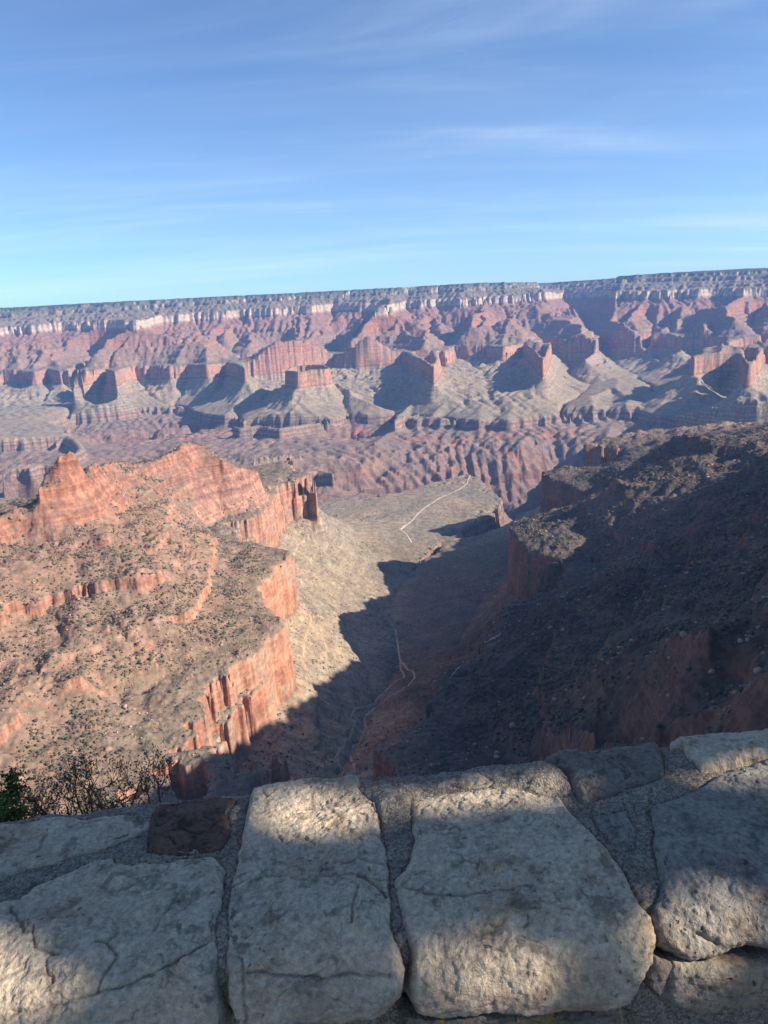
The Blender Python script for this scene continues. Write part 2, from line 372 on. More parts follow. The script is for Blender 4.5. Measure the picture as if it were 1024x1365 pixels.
def jfa(G, lines):
    """distance to the nearest of some lines, by jump flooding"""
    px = np.full((G.ny, G.nx), 1e7); py = np.full((G.ny, G.nx), 1e7)
    for a in lines:
        p = _dens(a, G.h * .5); i = np.rint((p[:, 0] - G.x0) / G.h).astype(int); j = np.rint((p[:, 1] - G.y0) / G.h).astype(int)
        ok = (i >= 0) & (i < G.nx) & (j >= 0) & (j < G.ny); px[j[ok], i[ok]] = p[ok, 0]; py[j[ok], i[ok]] = p[ok, 1]
    d = np.hypot(G.X - px, G.Y - py)
    for st in (256, 128, 64, 32, 16, 8, 4, 2, 1, 1):
        for dj, di in ((0, 1), (0, -1), (1, 0), (-1, 0), (1, 1), (-1, -1), (1, -1), (-1, 1)):
            dj *= st; di *= st
            A = (slice(max(0, -dj), G.ny - max(0, dj)), slice(max(0, -di), G.nx - max(0, di))); B = (slice(max(0, dj), G.ny - max(0, -dj)), slice(max(0, di), G.nx - max(0, -di)))
            nd = np.hypot(G.X[A] - px[B], G.Y[A] - py[B]); m = nd < d[A]
            d[A] = np.where(m, nd, d[A]); px[A] = np.where(m, px[B], px[A]); py[A] = np.where(m, py[B], py[A])
    return d

def near_line_distance(G, step):
    """distance to the nearest constraint line and that line's feature, on a coarse copy of the grid"""
    xs = G.x0 + step * np.arange(int(G.nx * G.h / step) + 2); ys = G.y0 + step * np.arange(int(G.ny * G.h / step) + 2)
    X, Y = np.meshgrid(xs, ys); D = np.full(X.shape, 1e9); Fe = np.zeros(X.shape, np.int32)
    for (f, a) in LINES:
        k = FEATS.index(f)
        for p in _dens(a, step):
            i0, i1 = np.searchsorted(xs, [p[0] - 3000, p[0] + 3000]); j0, j1 = np.searchsorted(ys, [p[1] - 3000, p[1] + 3000])
            d = np.hypot(X[j0:j1, i0:i1] - p[0], Y[j0:j1, i0:i1] - p[1]); m = d < D[j0:j1, i0:i1]
            D[j0:j1, i0:i1][m] = d[m]; Fe[j0:j1, i0:i1][m] = k
    return X, Y, D, Fe
FEATS = sorted({f for f, a in LINES})

def carve(G, S, k_s, k_z, steps, jit, seed, rounds=2):
    E = np.zeros_like(S)
    for r in range(rounds):
        z = P(S - k_s * E) + dip(G.Y) - k_z * E
        a = flow(z, steps, jit, seed + r)
        e = np.log2(np.maximum(a, 1)) / 6.0
        E = 0.5 * E + 0.5 * blur(e, 1) if r else blur(e, 1)
    return E

def build_fields():
    allp = np.vstack([_dens(a, 5.0) for f, a in LINES])
    far = Grid(-13000, 13000, -400, 22000, 20.0)
    S = laplace(far.x0, far.y0, far.h, far.nx, far.ny, allp)
    near = Grid(-2200, 3200, -200, 4400, 8.0)
    Sn = laplace(near.x0, near.y0, near.h, near.nx, near.ny, allp, border=lambda x, y: far.sample(S, x, y))
    # distance to lines
    cx, cy, D, Fe = near_line_distance(far, 100.0)
    cg = Grid(far.x0, far.x0 + 100.0 * (cx.shape[1] - 1) + 1, far.y0, far.y0 + 100.0 * (cx.shape[0] - 1) + 1, 100.0)
    Dl = cg.sample(D, far.X, far.Y)
    w = 1 - np.exp(-(Dl / 500.0) ** 1.5)
    X, Y = far.X, far.Y
    up = np.clip((S + 600) / 500, 0.15, 1)
    wx = X + 110 * fbm(X, Y, 900, 3, 3); wy = Y + 110 * fbm(X, Y, 900, 3, 9)
    n = 120 * ridged(wx, wy, 2200, 2, 20) * w + 90 * fbm(wx, wy, 1100, 2, 30) * (w * .9 + .1) + 16 * ridged(wx, wy, 420, 2, 40) * (w * .6 + .3)
    # even slopes between the brink of the red cliff and the brink of the brown one, and a steep first rise above the red cliff
    dR = jfa(far, [a for f, a in LINES if np.all(a[:, 2] == 0)]); dT = jfa(far, [a for f, a in LINES if np.all(a[:, 2] == -600)])
    far_w = np.clip((Y - 4200) / 600, 0, 1)
    lin = -600 * dR / (dR + dT + 1e-6)
    k = (S < 0) & (S > -600) & (dR < 2200) & (dT < 2200)
    S = np.where(k, S * (1 - far_w) + lin * far_w, S)
    S = np.where((S > 0), np.maximum(S, np.minimum(.85 * np.maximum(dR - 70, 0) + .12 * dR, 320) * far_w), S)
    for lines, top in ((TROUGHS, False), (TENTS, True), (TROUGHS[:1], False)):
        for a, g in lines:
            for p in _dens(a, 25.0):
                rr = min(1500.0, max(200.0, (p[2] + 650 if top else 700 - p[2]) / g))
                i0 = max(0, int((p[0] - rr - far.x0) / far.h)); i1 = min(far.nx, int((p[0] + rr - far.x0) / far.h) + 1)
                j0 = max(0, int((p[1] - rr - far.y0) / far.h)); j1 = min(far.ny, int((p[1] + rr - far.y0) / far.h) + 1)
                if i1 <= i0 or j1 <= j0: continue
                d = np.hypot(wx[j0:j1, i0:i1] - p[0], wy[j0:j1, i0:i1] - p[1]) * g
                if top: S[j0:j1, i0:i1] = np.where(d < rr * g, np.maximum(S[j0:j1, i0:i1], p[2] - d), S[j0:j1, i0:i1])
                else: S[j0:j1, i0:i1] = np.where(d < rr * g, np.minimum(S[j0:j1, i0:i1], p[2] + d), S[j0:j1, i0:i1])
    S = S + n * up * np.where((S < 0) & (S > -600), .4, 1.0)
    E = carve(far, S, 36, 52, 90, 3.0, 5)
    # near
    X, Y = near.X, near.Y
    upn = np.clip((Sn + 500) / 450, 0.12, 1)
    wx = X + 40 * fbm(X, Y, 320, 3, 13); wy = Y + 40 * fbm(X, Y, 320, 3, 19)
    Sn = Sn + upn * (8 * ridged(wx, wy, 260, 2, 50) + 5 * fbm(wx, wy, 90, 2, 60))
    En = carve(near, Sn, 14, 6, 120, 1.2, 15)
    return far, S, E, near, Sn, En, cg, Fe

def terrain():
    far, S, E, near, Sn, En, cg, Fe = build_fields()
    az = np.concatenate([-np.radians(np.linspace(62, 33.5, 40)), np.radians(np.linspace(-33, 33, 1120)), np.radians(np.linspace(33.4, 88, 150))])
    r = np.concatenate([np.geomspace(12, 380, 150)[:-1], np.geomspace(380, 19500, 1750), np.linspace(20000, 42000, 12)])
    A, R = np.meshgrid(az, r)
    x = (np.sin(A) * R).astype(np.float64); y = np.cos(A) * R
    # blend of the two fields
    m = np.minimum.reduce([x - near.x0, 3200 - x, y - near.y0, 4400 - y]) / 350.0
    wn = np.clip(m, 0, 1); wn = wn * wn * (3 - 2 * wn)
    s_f = far.sample(S, x, y) - 36 * far.sample(E, x, y); e_f = far.sample(E, x, y)
    s_n = near.sample(Sn, x, y) - 14 * near.sample(En, x, y); e_n = near.sample(En, x, y)
    s = s_f * (1 - wn) + s_n * wn
    ez = 52 * e_f * (1 - wn) + 6 * e_n * wn
    rel = np.clip((s + 700) / 600, 0.15, 1)
    # fissures and buttresses cut into the cliffs
    s = s + rel * (9 * fbm(x, y, 70, 3, 70) * np.clip(R / 1500, .35, 1.7) + 2.6 * ridged(x, y, 34, 3, 80) + 1.6 * noise(x / 9, y / 9, 85))
    s = np.where(R < 300, s + 0, s)
    led = np.clip(.45 + 1.3 * fbm(x, y, 260, 3, 75), 0.12, 1); led = led + (1 - led) * np.clip((R - 3500) / 2500, 0, 1)
    st = P(s) * led + np.interp(s, SS, SZ) * (1 - led)
    gw = np.interp(st, [-1160, -900, -720, -655, -640, -600, -560, -440, -400, -300, -60, 400], [.8, .9, .8, .5, .4, .6, 1, 1, .5, .5, .8, .6])
    ez = ez * gw
    z = st + dip(y) - ez
    # thin beds stand out as low steps on the near slopes
    q = st / 9.0 + 1.5 * fbm(x, y, 150, 4, 97, .6); fr = q - np.floor(q)
    z = z + 9.0 * (np.clip((fr - .62) / .3, 0, 1) - fr) * np.clip(.05 + 1.3 * fbm(x, y, 110, 3, 98), 0, .7) * np.clip((st + 290) / 20, 0, 1) * np.clip((3000 - R) / 800, 0, 1) * np.clip((R - 650) / 400, 0, 1)
    z = z + (0.9 * noise(x / 14, y / 14, 90) + 0.6 * noise(x / 5, y / 5, 91)) * np.clip(R / 700, 0, 1) + 5 * noise(x / 140, y / 140, 93) * np.clip(R / 2000, 0, 1)
    z = z + np.clip((-720 - st) / 60, 0, 1) * np.clip((st + 1150) / 80, 0, 1) * (20 * ridged(x + 60 * fbm(x, y, 300, 2, 61), y, 260, 4, 62) + 9 * noise(x / 45, y / 45, 63))
    feat = Fe[np.clip(((y - cg.y0) / cg.h + .5).astype(int), 0, Fe.shape[0] - 1), np.clip(((x - cg.x0) / cg.h + .5).astype(int), 0, Fe.shape[1] - 1)]
    veg_shade = np.clip((x + 45) / 110 + .6 * fbm(x, y, 220, 3, 96), 0, 1) * np.clip((st + 800) / 250, .45, 1) * np.clip((2900 - y) / 400, 0, 1)  # brush cover, widened over the valley floor to paint in its shade
    return x, y, z, st, veg_shade, feat, len(az), len(r)

def build_terrain(mats):
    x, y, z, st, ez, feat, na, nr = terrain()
    V = np.stack([x.ravel(), y.ravel(), z.ravel()], 1)
    idx = np.arange(na * nr, dtype=np.int64).reshape(nr, na)
    Q = np.stack([idx[:-1, :-1], idx[:-1, 1:], idx[1:, 1:], idx[1:, :-1]], -1).reshape(-1, 4)
    ff = feat[:-1, :-1].ravel()
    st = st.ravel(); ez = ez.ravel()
    for k, f in enumerate(FEATS):
        q = Q[ff == k]
        if not len(q): continue
        u, inv = np.unique(q, return_inverse=True)
        o = mesh_from(f, V[u], inv.reshape(-1, 4), mats, attrs={'strat': st[u], 'veg_shade': ez[u]})
        tag(o, kind='structure')
    return x, y, z, st.reshape(nr, na), na, nr

# ------------------------------------------------------------------ materials
class NT:
    """tiny node-tree writer"""
    def __init__(s, name):
        s.m = bpy.data.materials.new(name); s.m.use_nodes = True; s.nt = s.m.node_tree; s.N = s.nt.nodes; s.L = s.nt.links
        s.b = s.N['Principled BSDF']; s.out = s.N['Material Output']
        s.b.inputs['Specular IOR Level'].default_value = 0.15; s.b.inputs['Roughness'].default_value = 0.95
    def node(s, t, **kw):
        n = s.N.new(t)
        for k, v in kw.items(): setattr(n, k, v)
        return n
    def put(s, inp, v):
        if hasattr(v, 'is_output') or isinstance(v, bpy.types.NodeSocket): s.L.new(v, inp)
        elif isinstance(v, tuple) and len(v) == 3 and inp.type == 'RGBA': inp.default_value = (*v, 1)
        else: inp.default_value = v
    def math(s, op, a, b=0.0, c=0.0, clamp=False):
        n = s.node('ShaderNodeMath', operation=op, use_clamp=clamp)
        for i, v in enumerate((a, b, c)): s.put(n.inputs[i], v)
        return n.outputs[0]
    def ramp01(s, v, a, b):            # smooth 0..1 between a and b
        n = s.node('ShaderNodeMapRange', interpolation_type='SMOOTHSTEP'); s.put(n.inputs[0], v)
        n.inputs[1].default_value = a; n.inputs[2].default_value = b
        return n.outputs[0]
    def mix(s, f, a, b, mode='MIX'):
        n = s.node('ShaderNodeMix', data_type='RGBA', blend_type=mode)
        s.put(n.inputs[0], f); s.put(n.inputs[6], a); s.put(n.inputs[7], b)
        return n.outputs[2]
    def noise(s, vec, scale, detail=4, rough=0.55, dim='3D', w=None, dist=0.0):
        n = s.node('ShaderNodeTexNoise', noise_dimensions=dim); n.inputs['Scale'].default_value = scale
        n.inputs['Detail'].default_value = detail; n.inputs['Roughness'].default_value = rough; n.inputs['Distortion'].default_value = dist
        if vec is not None: s.put(n.inputs['Vector'], vec)
        if w is not None: s.put(n.inputs['W'], w)
        return n.outputs[0]
    def mapping(s, vec, scale=(1, 1, 1), rot=(0, 0, 0), loc=(0, 0, 0)):
        n = s.node('ShaderNodeMapping'); s.L.new(vec, n.inputs[0]); n.inputs['Scale'].default_value = scale
        n.inputs['Rotation'].default_value = rot; n.inputs['Location'].default_value = loc
        return n.outputs[0]
    def voronoi(s, vec, scale, feature='F1', rand=1.0):
        n = s.node('ShaderNodeTexVoronoi', feature=feature); n.inputs['Scale'].default_value = scale; n.inputs['Randomness'].default_value = rand
        s.put(n.inputs['Vector'], vec); return n
    def cramp(s, v, stops, interp='LINEAR'):
        n = s.node('ShaderNodeValToRGB'); s.put(n.inputs[0], v); n.color_ramp.interpolation = interp
        e = n.color_ramp.elements
        while len(e) > 1: e.remove(e[-1])
        for i, (p, c) in enumerate(stops):
            k = e[0] if i == 0 else e.new(p)
            k.position = p; k.color = (*c, 1)
        return n.outputs[0]
    def bump(s, h, strength, dist, normal=None):
        n = s.node('ShaderNodeBump'); n.inputs['Strength'].default_value = strength; n.inputs['Distance'].default_value = dist
        s.L.new(h, n.inputs['Height'])
        if normal is not None: s.L.new(normal, n.inputs['Normal'])
        return n.outputs[0]

def rock_material():
    t = NT('canyon_rock')
    pos = t.node('ShaderNodeNewGeometry').outputs['Position']
    nrm = t.node('ShaderNodeNewGeometry').outputs['Normal']
    at = t.node('ShaderNodeAttribute', attribute_name='strat').outputs['Fac']
    sx = t.node('ShaderNodeSeparateXYZ'); t.L.new(nrm, sx.inputs[0]); nz = sx.outputs[2]
    big = t.noise(pos, 1 / 420., 4); mid = t.noise(pos, 1 / 60., 5, .6); fine = t.noise(pos, 1 / 9., 4, .65)
    st = t.math('ADD', at, t.math('MULTIPLY', t.math('SUBTRACT', mid, .5), 26.0))
    u = t.math('DIVIDE', t.math('ADD', st, 1200.0), 1600.0)
    S = lambda z: (z + 1200) / 1600
    rock = t.cramp(u, [(S(-1160), (.12, .085, .082)), (S(-970), (.17, .105, .095)), (S(-900), (.22, .135, .11)), (S(-760), (.235, .15, .12)), (S(-718), (.23, .14, .115)),
                       (S(-700), (.26, .175, .14)), (S(-652), (.30, .215, .165)), (S(-620), (.30, .25, .185)), (S(-500), (.33, .265, .19)), (S(-440), (.36, .27, .19)), (S(-412), (.40, .22, .145)),
                       (S(-370), (.45, .22, .14)), (S(-305), (.43, .225, .15)), (S(-290), (.42, .24, .165)), (S(-200), (.375, .20, .14)), (S(-60), (.36, .17, .11)), (S(70), (.33, .145, .095)),
                       (S(88), (.42, .32, .23)), (S(105), (.52, .41, .30)), (S(186), (.50, .40, .29)), (S(200), (.30, .235, .18)), (S(240), (.42, .34, .25)), (S(300), (.52, .43, .32)), (S(370), (.48, .40, .31))])
    tal = t.cramp(u, [(S(-1160), (.17, .12, .105)), (S(-960), (.21, .135, .115)), (S(-880), (.225, .15, .122)), (S(-740), (.235, .165, .13)), (S(-715), (.24, .18, .145)),
                      (S(-655), (.27, .22, .16)), (S(-620), (.285, .232, .165)), (S(-540), (.305, .247, .175)), (S(-450), (.315, .255, .18)), (S(-400), (.30, .225, .16)),
                      (S(-300), (.225, .18, .132)), (S(-275), (.24, .17, .122)), (S(-230), (.265, .18, .13)), (S(-60), (.28, .165, .12)), (S(50), (.28, .15, .11)),
                      (S(100), (.25, .18, .135)), (S(190), (.22, .175, .125)), (S(270), (.19, .16, .115)), (S(340), (.13, .13, .09)), (S(372), (.05, .06, .04))])
    steep = t.ramp01(t.math('ADD', nz, t.math('MULTIPLY', t.math('SUBTRACT', fine, .5), .35)), .76, .50)
    c = t.mix(steep, tal, rock)
    redw = t.math('MULTIPLY', t.ramp01(at, -420, -395), t.ramp01(at, -275, -300))
    # bedding: uneven bands that follow the column
    bed = t.noise(None, .055, 6, .72, dim='1D', w=t.math('ADD', at, t.math('MULTIPLY', mid, 22.0)))
    bw = t.math('MULTIPLY', t.math('ADD', t.math('MULTIPLY', steep, .6), .22), t.math('SUBTRACT', 1.0, t.math('MULTIPLY', redw, .4)))
    c = t.mix(bw, c, t.mix(t.ramp01(bed, .34, .66), (.60, .58, .58), (1.22, 1.2, 1.16)), 'MULTIPLY')
    # streaks down the cliffs
    stre = t.noise(t.mapping(pos, (1 / 11., 1 / 11., 1 / 140.)), 1.0, 5, .65)
    c = t.mix(t.math('MULTIPLY', steep, .6), c, t.mix(t.ramp01(stre, .34, .66), (.55, .53, .55), (1.22, 1.24, 1.24)), 'MULTIPLY')
    # blotches
    gb = t.math('MULTIPLY', redw, t.math('MULTIPLY', steep, t.ramp01(t.noise(pos, 1 / 75., 5, .65), .48, .62)))
    c = t.mix(t.math('MULTIPLY', gb, .75), c, (.33, .25, .185))
    c = t.mix(.8, c, t.mix(t.ramp01(big, .35, .65), (.86, .90, .95), (1.12, 1.04, .98)), 'MULTIPLY')
    # grass and low brush between the bigger bushes
    gr = t.math('MULTIPLY', t.ramp01(t.noise(pos, 1 / 38., 6, .68), .47, .60), t.math('SUBTRACT', 1.0, steep))
    c = t.mix(t.math('MULTIPLY', gr, .38), c, (.165, .145, .10))
    c = t.mix(.9, c, t.mix(t.ramp01(fine, .30, .70), (.72, .72, .72), (1.22, 1.20, 1.18)), 'MULTIPLY')
    # right slope and valley: dark soil and brush, plus shade put into the colour
    veg_shade = t.node('ShaderNodeAttribute', attribute_name='veg_shade').outputs['Fac']
    c = t.mix(t.math('MULTIPLY', t.math('MULTIPLY', veg_shade, t.math('ADD', .82, t.math('MULTIPLY', t.ramp01(nz, .25, .55), .18))), t.math('ADD', .62, t.math('MULTIPLY', t.ramp01(mid, .38, .62), .36))), c, t.mix(t.ramp01(fine, .35, .65), (.042, .038, .034), (.105, .085, .07)))
    # orange-red shale patches below the brown cliff, here and there
    patch = t.math('MULTIPLY', t.ramp01(t.noise(pos, 1 / 330., 2), .55, .68), t.math('MULTIPLY', t.ramp01(at, -905, -860), t.ramp01(at, -715, -760)))
    c = t.mix(t.math('MULTIPLY', patch, .65), c, (.38, .15, .10))
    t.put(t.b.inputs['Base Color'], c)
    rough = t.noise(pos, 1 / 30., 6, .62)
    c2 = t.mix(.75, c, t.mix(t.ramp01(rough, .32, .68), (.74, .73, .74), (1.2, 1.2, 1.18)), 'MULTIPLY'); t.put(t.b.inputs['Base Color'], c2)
    h = t.math('ADD', t.math('ADD', t.math('MULTIPLY', fine, 1.6), t.math('MULTIPLY', rough, 5.0)), t.math('MULTIPLY', t.noise(pos, 1 / 2.6, 3, .6), .5))
    t.put(t.b.inputs['Normal'], t.bump(h, .6, 1.2))
    return t.m

# ------------------------------------------------------------------ the stone parapet in front of the viewer
YAW = math.radians(5.5); AV = np.array([math.cos(YAW), math.sin(YAW), 0]); BV = np.array([math.sin(YAW), -math.cos(YAW), 0]); W0 = np.array([0, 1.405, 0.])
_prof = [(-.065, -1.75), (-.065, -1.30), (-.063, -1.09), (-.055, -1.042), (-.035, -1.016), (.01, -1.004), (.15, -.998), (.28, -.994), (.36, -.998), (.42, -1.014), (.46, -1.045), (.482, -1.09), (.49, -1.16), (.485, -1.30), (.48, -1.75)]
def _smooth_profile():
    p = np.array(_prof); t = np.concatenate([[0], np.cumsum(np.hypot(*np.diff(p, axis=0).T))])
    tt = np.linspace(0, t[-1], 600); q = np.stack([np.interp(tt, t, p[:, 0]), np.interp(tt, t, p[:, 1])], 1)
    for _ in range(60): q[1:-1] = .25 * q[:-2] + .5 * q[1:-1] + .25 * q[2:]
    t = np.concatenate([[0], np.cumsum(np.hypot(*np.diff(q, axis=0).T))])
    n = np.gradient(q, t, axis=0); n = np.stack([-n[:, 1], n[:, 0]], 1); n /= np.linalg.norm(n, axis=1)[:, None]
    return t, q, n
PT, PQ, PN = _smooth_profile()
V_TOP = PT[np.argmin(np.abs(PQ[:, 0] - .06) + 10 * (PQ[:, 1] < -1.03))]
def wall_point(a, v, h):
    b = np.interp(v, PT, PQ[:, 0]); z = np.interp(v, PT, PQ[:, 1]); nb = np.interp(v, PT, PN[:, 0]); nz = np.interp(v, PT, PN[:, 1])
    b = b + nb * h; z = z + nz * h
    return W0 + a[..., None] * AV + b[..., None] * BV + z[..., None] * np.array([0, 0, 1.])
def pixel_to_wall(px, py):
    """where the sight line through a photo pixel meets the wall: (along, over)"""
    d = ray(px, py); da, db, dz = d @ AV, d @ BV, d[2]; oa, ob = -W0 @ AV, -W0 @ BV
    best = None
    for i in range(len(PT) - 1):
        (b0, z0), (b1, z1) = PQ[i], PQ[i + 1]; eb, ez = b1 - b0, z1 - z0
        den = db * ez - dz * eb
        if abs(den) < 1e-12: continue
        t = ((b0 - ob) * ez - z0 * eb) / den
        u = (ob + db * t - b0) / eb if abs(eb) > abs(ez) else (dz * t - z0) / ez
        if t > 0 and -.001 <= u <= 1.001 and (best is None or t < best[0]): best = (t, PT[i] + u * (PT[i + 1] - PT[i]))
    if best is None or best[1] < PT[np.argmin(np.abs(PQ[:, 0] + .045))]:
        t = -1.0 / dz; return oa + da * t, V_TOP - (.06 - (ob + db * t))
    return oa + da * best[0], best[1]
def poly_sd(A, Vv, poly):
    """signed distance to a polygon, positive inside"""
    d2 = np.full(A.shape, 1e9); ins = np.zeros(A.shape, bool); n = len(poly)
    for i in range(n):
        (x0, y0), (x1, y1) = poly[i], poly[(i + 1) % n]; ex, ey = x1 - x0, y1 - y0
        t = np.clip(((A - x0) * ex + (Vv - y0) * ey) / (ex * ex + ey * ey + 1e-12), 0, 1)
        d2 = np.minimum(d2, (A - x0 - t * ex) ** 2 + (Vv - y0 - t * ey) ** 2)
        c = (y0 > Vv) != (y1 > Vv)
        if y0 != y1: ins ^= c & (A < (x1 - x0) * (Vv - y0) / (y1 - y0) + x0)
    d = np.sqrt(d2); return np.where(ins, d, -d)
def line_d(A, Vv, pts):
    d2 = np.full(A.shape, 1e9)
    for (x0, y0), (x1, y1) in zip(pts[:-1], pts[1:]):
        ex, ey = x1 - x0, y1 - y0
        t = np.clip(((A - x0) * ex + (Vv - y0) * ey) / (ex * ex + ey * ey + 1e-12), 0, 1)
        d2 = np.minimum(d2, (A - x0 - t * ex) ** 2 + (Vv - y0 - t * ey) ** 2)
    return np.sqrt(d2)

# outlines in photo pixels; (label, material, proud height, edge radius, outline, cracks)
STONES = [
 ('broad pale block with a pink stained front, left end of the wall', 'pale', .016, .014,
  [(-90, 1222), (0, 1208), (27, 1203), (50, 1186), (83, 1171), (123, 1153), (149, 1148), (159, 1158), (176, 1161), (206, 1156), (239, 1151), (282, 1146), (289, 1154), (299, 1163), (296, 1186), (292, 1209), (287, 1236), (286, 1276), (284, 1306), (288, 1335), (289, 1370), (286, 1430), (-90, 1440)],
  [[(15, 1213), (22, 1226), (32, 1240), (33, 1246)], [(45, 1240), (48, 1266), (62, 1272), (78, 1275)], [(240, 1195), (225, 1215), (205, 1242)], [(130, 1262), (150, 1268), (158, 1280), (140, 1305), (132, 1325)], [(62, 1280), (64, 1300), (72, 1312)], [(275, 1262), (230, 1290), (170, 1315), (90, 1340), (20, 1352)]]),
 ('thin grey slab along the back edge, left end', 'pale', .012, .010,
  [(-90, 1112), (0, 1103), (33, 1101), (73, 1095), (116, 1096), (159, 1091), (189, 1089), (199, 1103), (173, 1116), (133, 1133), (83, 1149), (40, 1161), (0, 1171), (-90, 1190)], [[(60, 1120), (52, 1135), (36, 1146)]]),
 ('dark reddish brown pitted stone', 'red', .009, .012,
  [(212, 1076), (232, 1065), (266, 1055), (292, 1054), (314, 1060), (310, 1073), (304, 1090), (305, 1116), (292, 1135), (252, 1143), (226, 1141), (199, 1137), (199, 1126), (203, 1100)], [[(240, 1108), (262, 1116), (278, 1112), (292, 1098)], [(228, 1120), (236, 1130)]]),
 ('tall rough pale block with a sunlit top, between two dark joints', 'pale', .018, .013,
  [(340, 1043), (377, 1042), (432, 1039), (475, 1040), (478, 1046), (475, 1055), (490, 1070), (502, 1080), (508, 1109), (513, 1141), (518, 1167), (517, 1199), (517, 1228), (525, 1262), (533, 1288), (533, 1328), (522, 1337), (501, 1353), (459, 1361), (401, 1364), (356, 1370), (324, 1374), (316, 1360), (308, 1328), (306, 1294), (307, 1254), (306, 1209), (311, 1188), (319, 1154), (327, 1109), (333, 1075)],
  [[(313, 1183), (330, 1180), (350, 1175), (374, 1176)], [(444, 1190), (452, 1175), (470, 1170), (490, 1178), (515, 1200)], [(470, 1240), (472, 1215), (476, 1192)], [(455, 1160), (478, 1150), (500, 1157), (517, 1158)], [(350, 1068), (358, 1072), (366, 1066)], [(370, 1118), (378, 1130), (395, 1124), (412, 1126), (420, 1131)], [(322, 1280), (325, 1310), (328, 1360)], [(330, 1297), (380, 1300), (430, 1302), (470, 1296), (520, 1300)]]),
 ('largest block, smooth grey top and sunlit tan front edge', 'pale', .018, .016,
  [(550, 1068), (605, 1061), (658, 1056), (696, 1061), (749, 1072), (758, 1087), (782, 1109), (808, 1137), (833, 1172), (852, 1210), (865, 1226), (871, 1254), (868, 1280), (855, 1305), (833, 1333), (804, 1344), (763, 1343), (718, 1347), (655, 1348), (621, 1351), (589, 1356), (558, 1348), (553, 1332), (553, 1267), (546, 1245), (536, 1211), (527, 1176), (547, 1154), (555, 1120), (549, 1092)],
  [[(528, 1187), (552, 1193), (580, 1198), (610, 1199), (640, 1197), (670, 1191), (710, 1187)], [(702, 1225), (703, 1236), (699, 1242)], [(640, 1158), (636, 1163), (640, 1170)]]),
 ('deep grey block with dark pits, right end of the wall', 'grey', .020, .016,
  [(866, 1085), (872, 1079), (902, 1071), (928, 1058), (953, 1041), (985, 1031), (1010, 1022), (1024, 1018), (1160, 1002), (1330, 1262), (1024, 1261), (1004, 1259), (975, 1262), (947, 1272), (925, 1279), (906, 1273), (884, 1261), (871, 1238), (869, 1223), (877, 1204), (885, 1178), (877, 1156), (872, 1131), (873, 1109)], [[(926, 1246), (938, 1251), (950, 1254)]]),
 ('brown weathered stone with a split cap, on the back edge', 'brown', .020, .016,
  [(722, 1014), (741, 998), (763, 990), (785, 991), (809, 995), (833, 995), (858, 994), (877, 1001), (883, 1017), (880, 1033), (868, 1047), (839, 1055), (804, 1066), (776, 1072), (765, 1055), (760, 1039), (741, 1026)], [[(783, 992), (776, 1002), (784, 1010), (797, 1008), (806, 998)]]),
 ('pale smooth slab on the back edge, far right', 'pale', .030, .014,
  [(895, 988), (906, 981), (928, 976), (1024, 978), (1120, 982), (1120, 1004), (1024, 1016), (1004, 1018), (978, 1023), (934, 1028), (921, 1015), (909, 1001), (896, 998)], []),
 ('small flat stone sunk flush in the mortar', 'grey', .006, .006, [(792, 1090), (833, 1084), (845, 1105), (844, 1137), (833, 1140), (811, 1124), (798, 1109)], []),
 ('small pale stone behind the largest block', 'pale', .012, .012, [(584, 1049), (600, 1039), (625, 1035), (645, 1037), (656, 1044), (650, 1051), (615, 1053)], []),
 ('wide tan stone in the lower course, right end', 'tan', .010, .014, [(899, 1283), (950, 1281), (1024, 1289), (1340, 1293), (1340, 1346), (1024, 1342), (975, 1341), (928, 1347), (892, 1336), (893, 1310)], []),
 ('small brown stone wedged in the lower course', 'brown', .002, .008, [(875, 1279), (894, 1287), (889, 1306), (887, 1334), (877, 1324), (868, 1302)], []),
 ('lichen spotted stone in the lower course under the largest block', 'lichen', .006, .012, [(545, 1364), (600, 1363), (680, 1357), (760, 1352), (826, 1350), (832, 1400), (800, 1440), (560, 1440)], []),
]
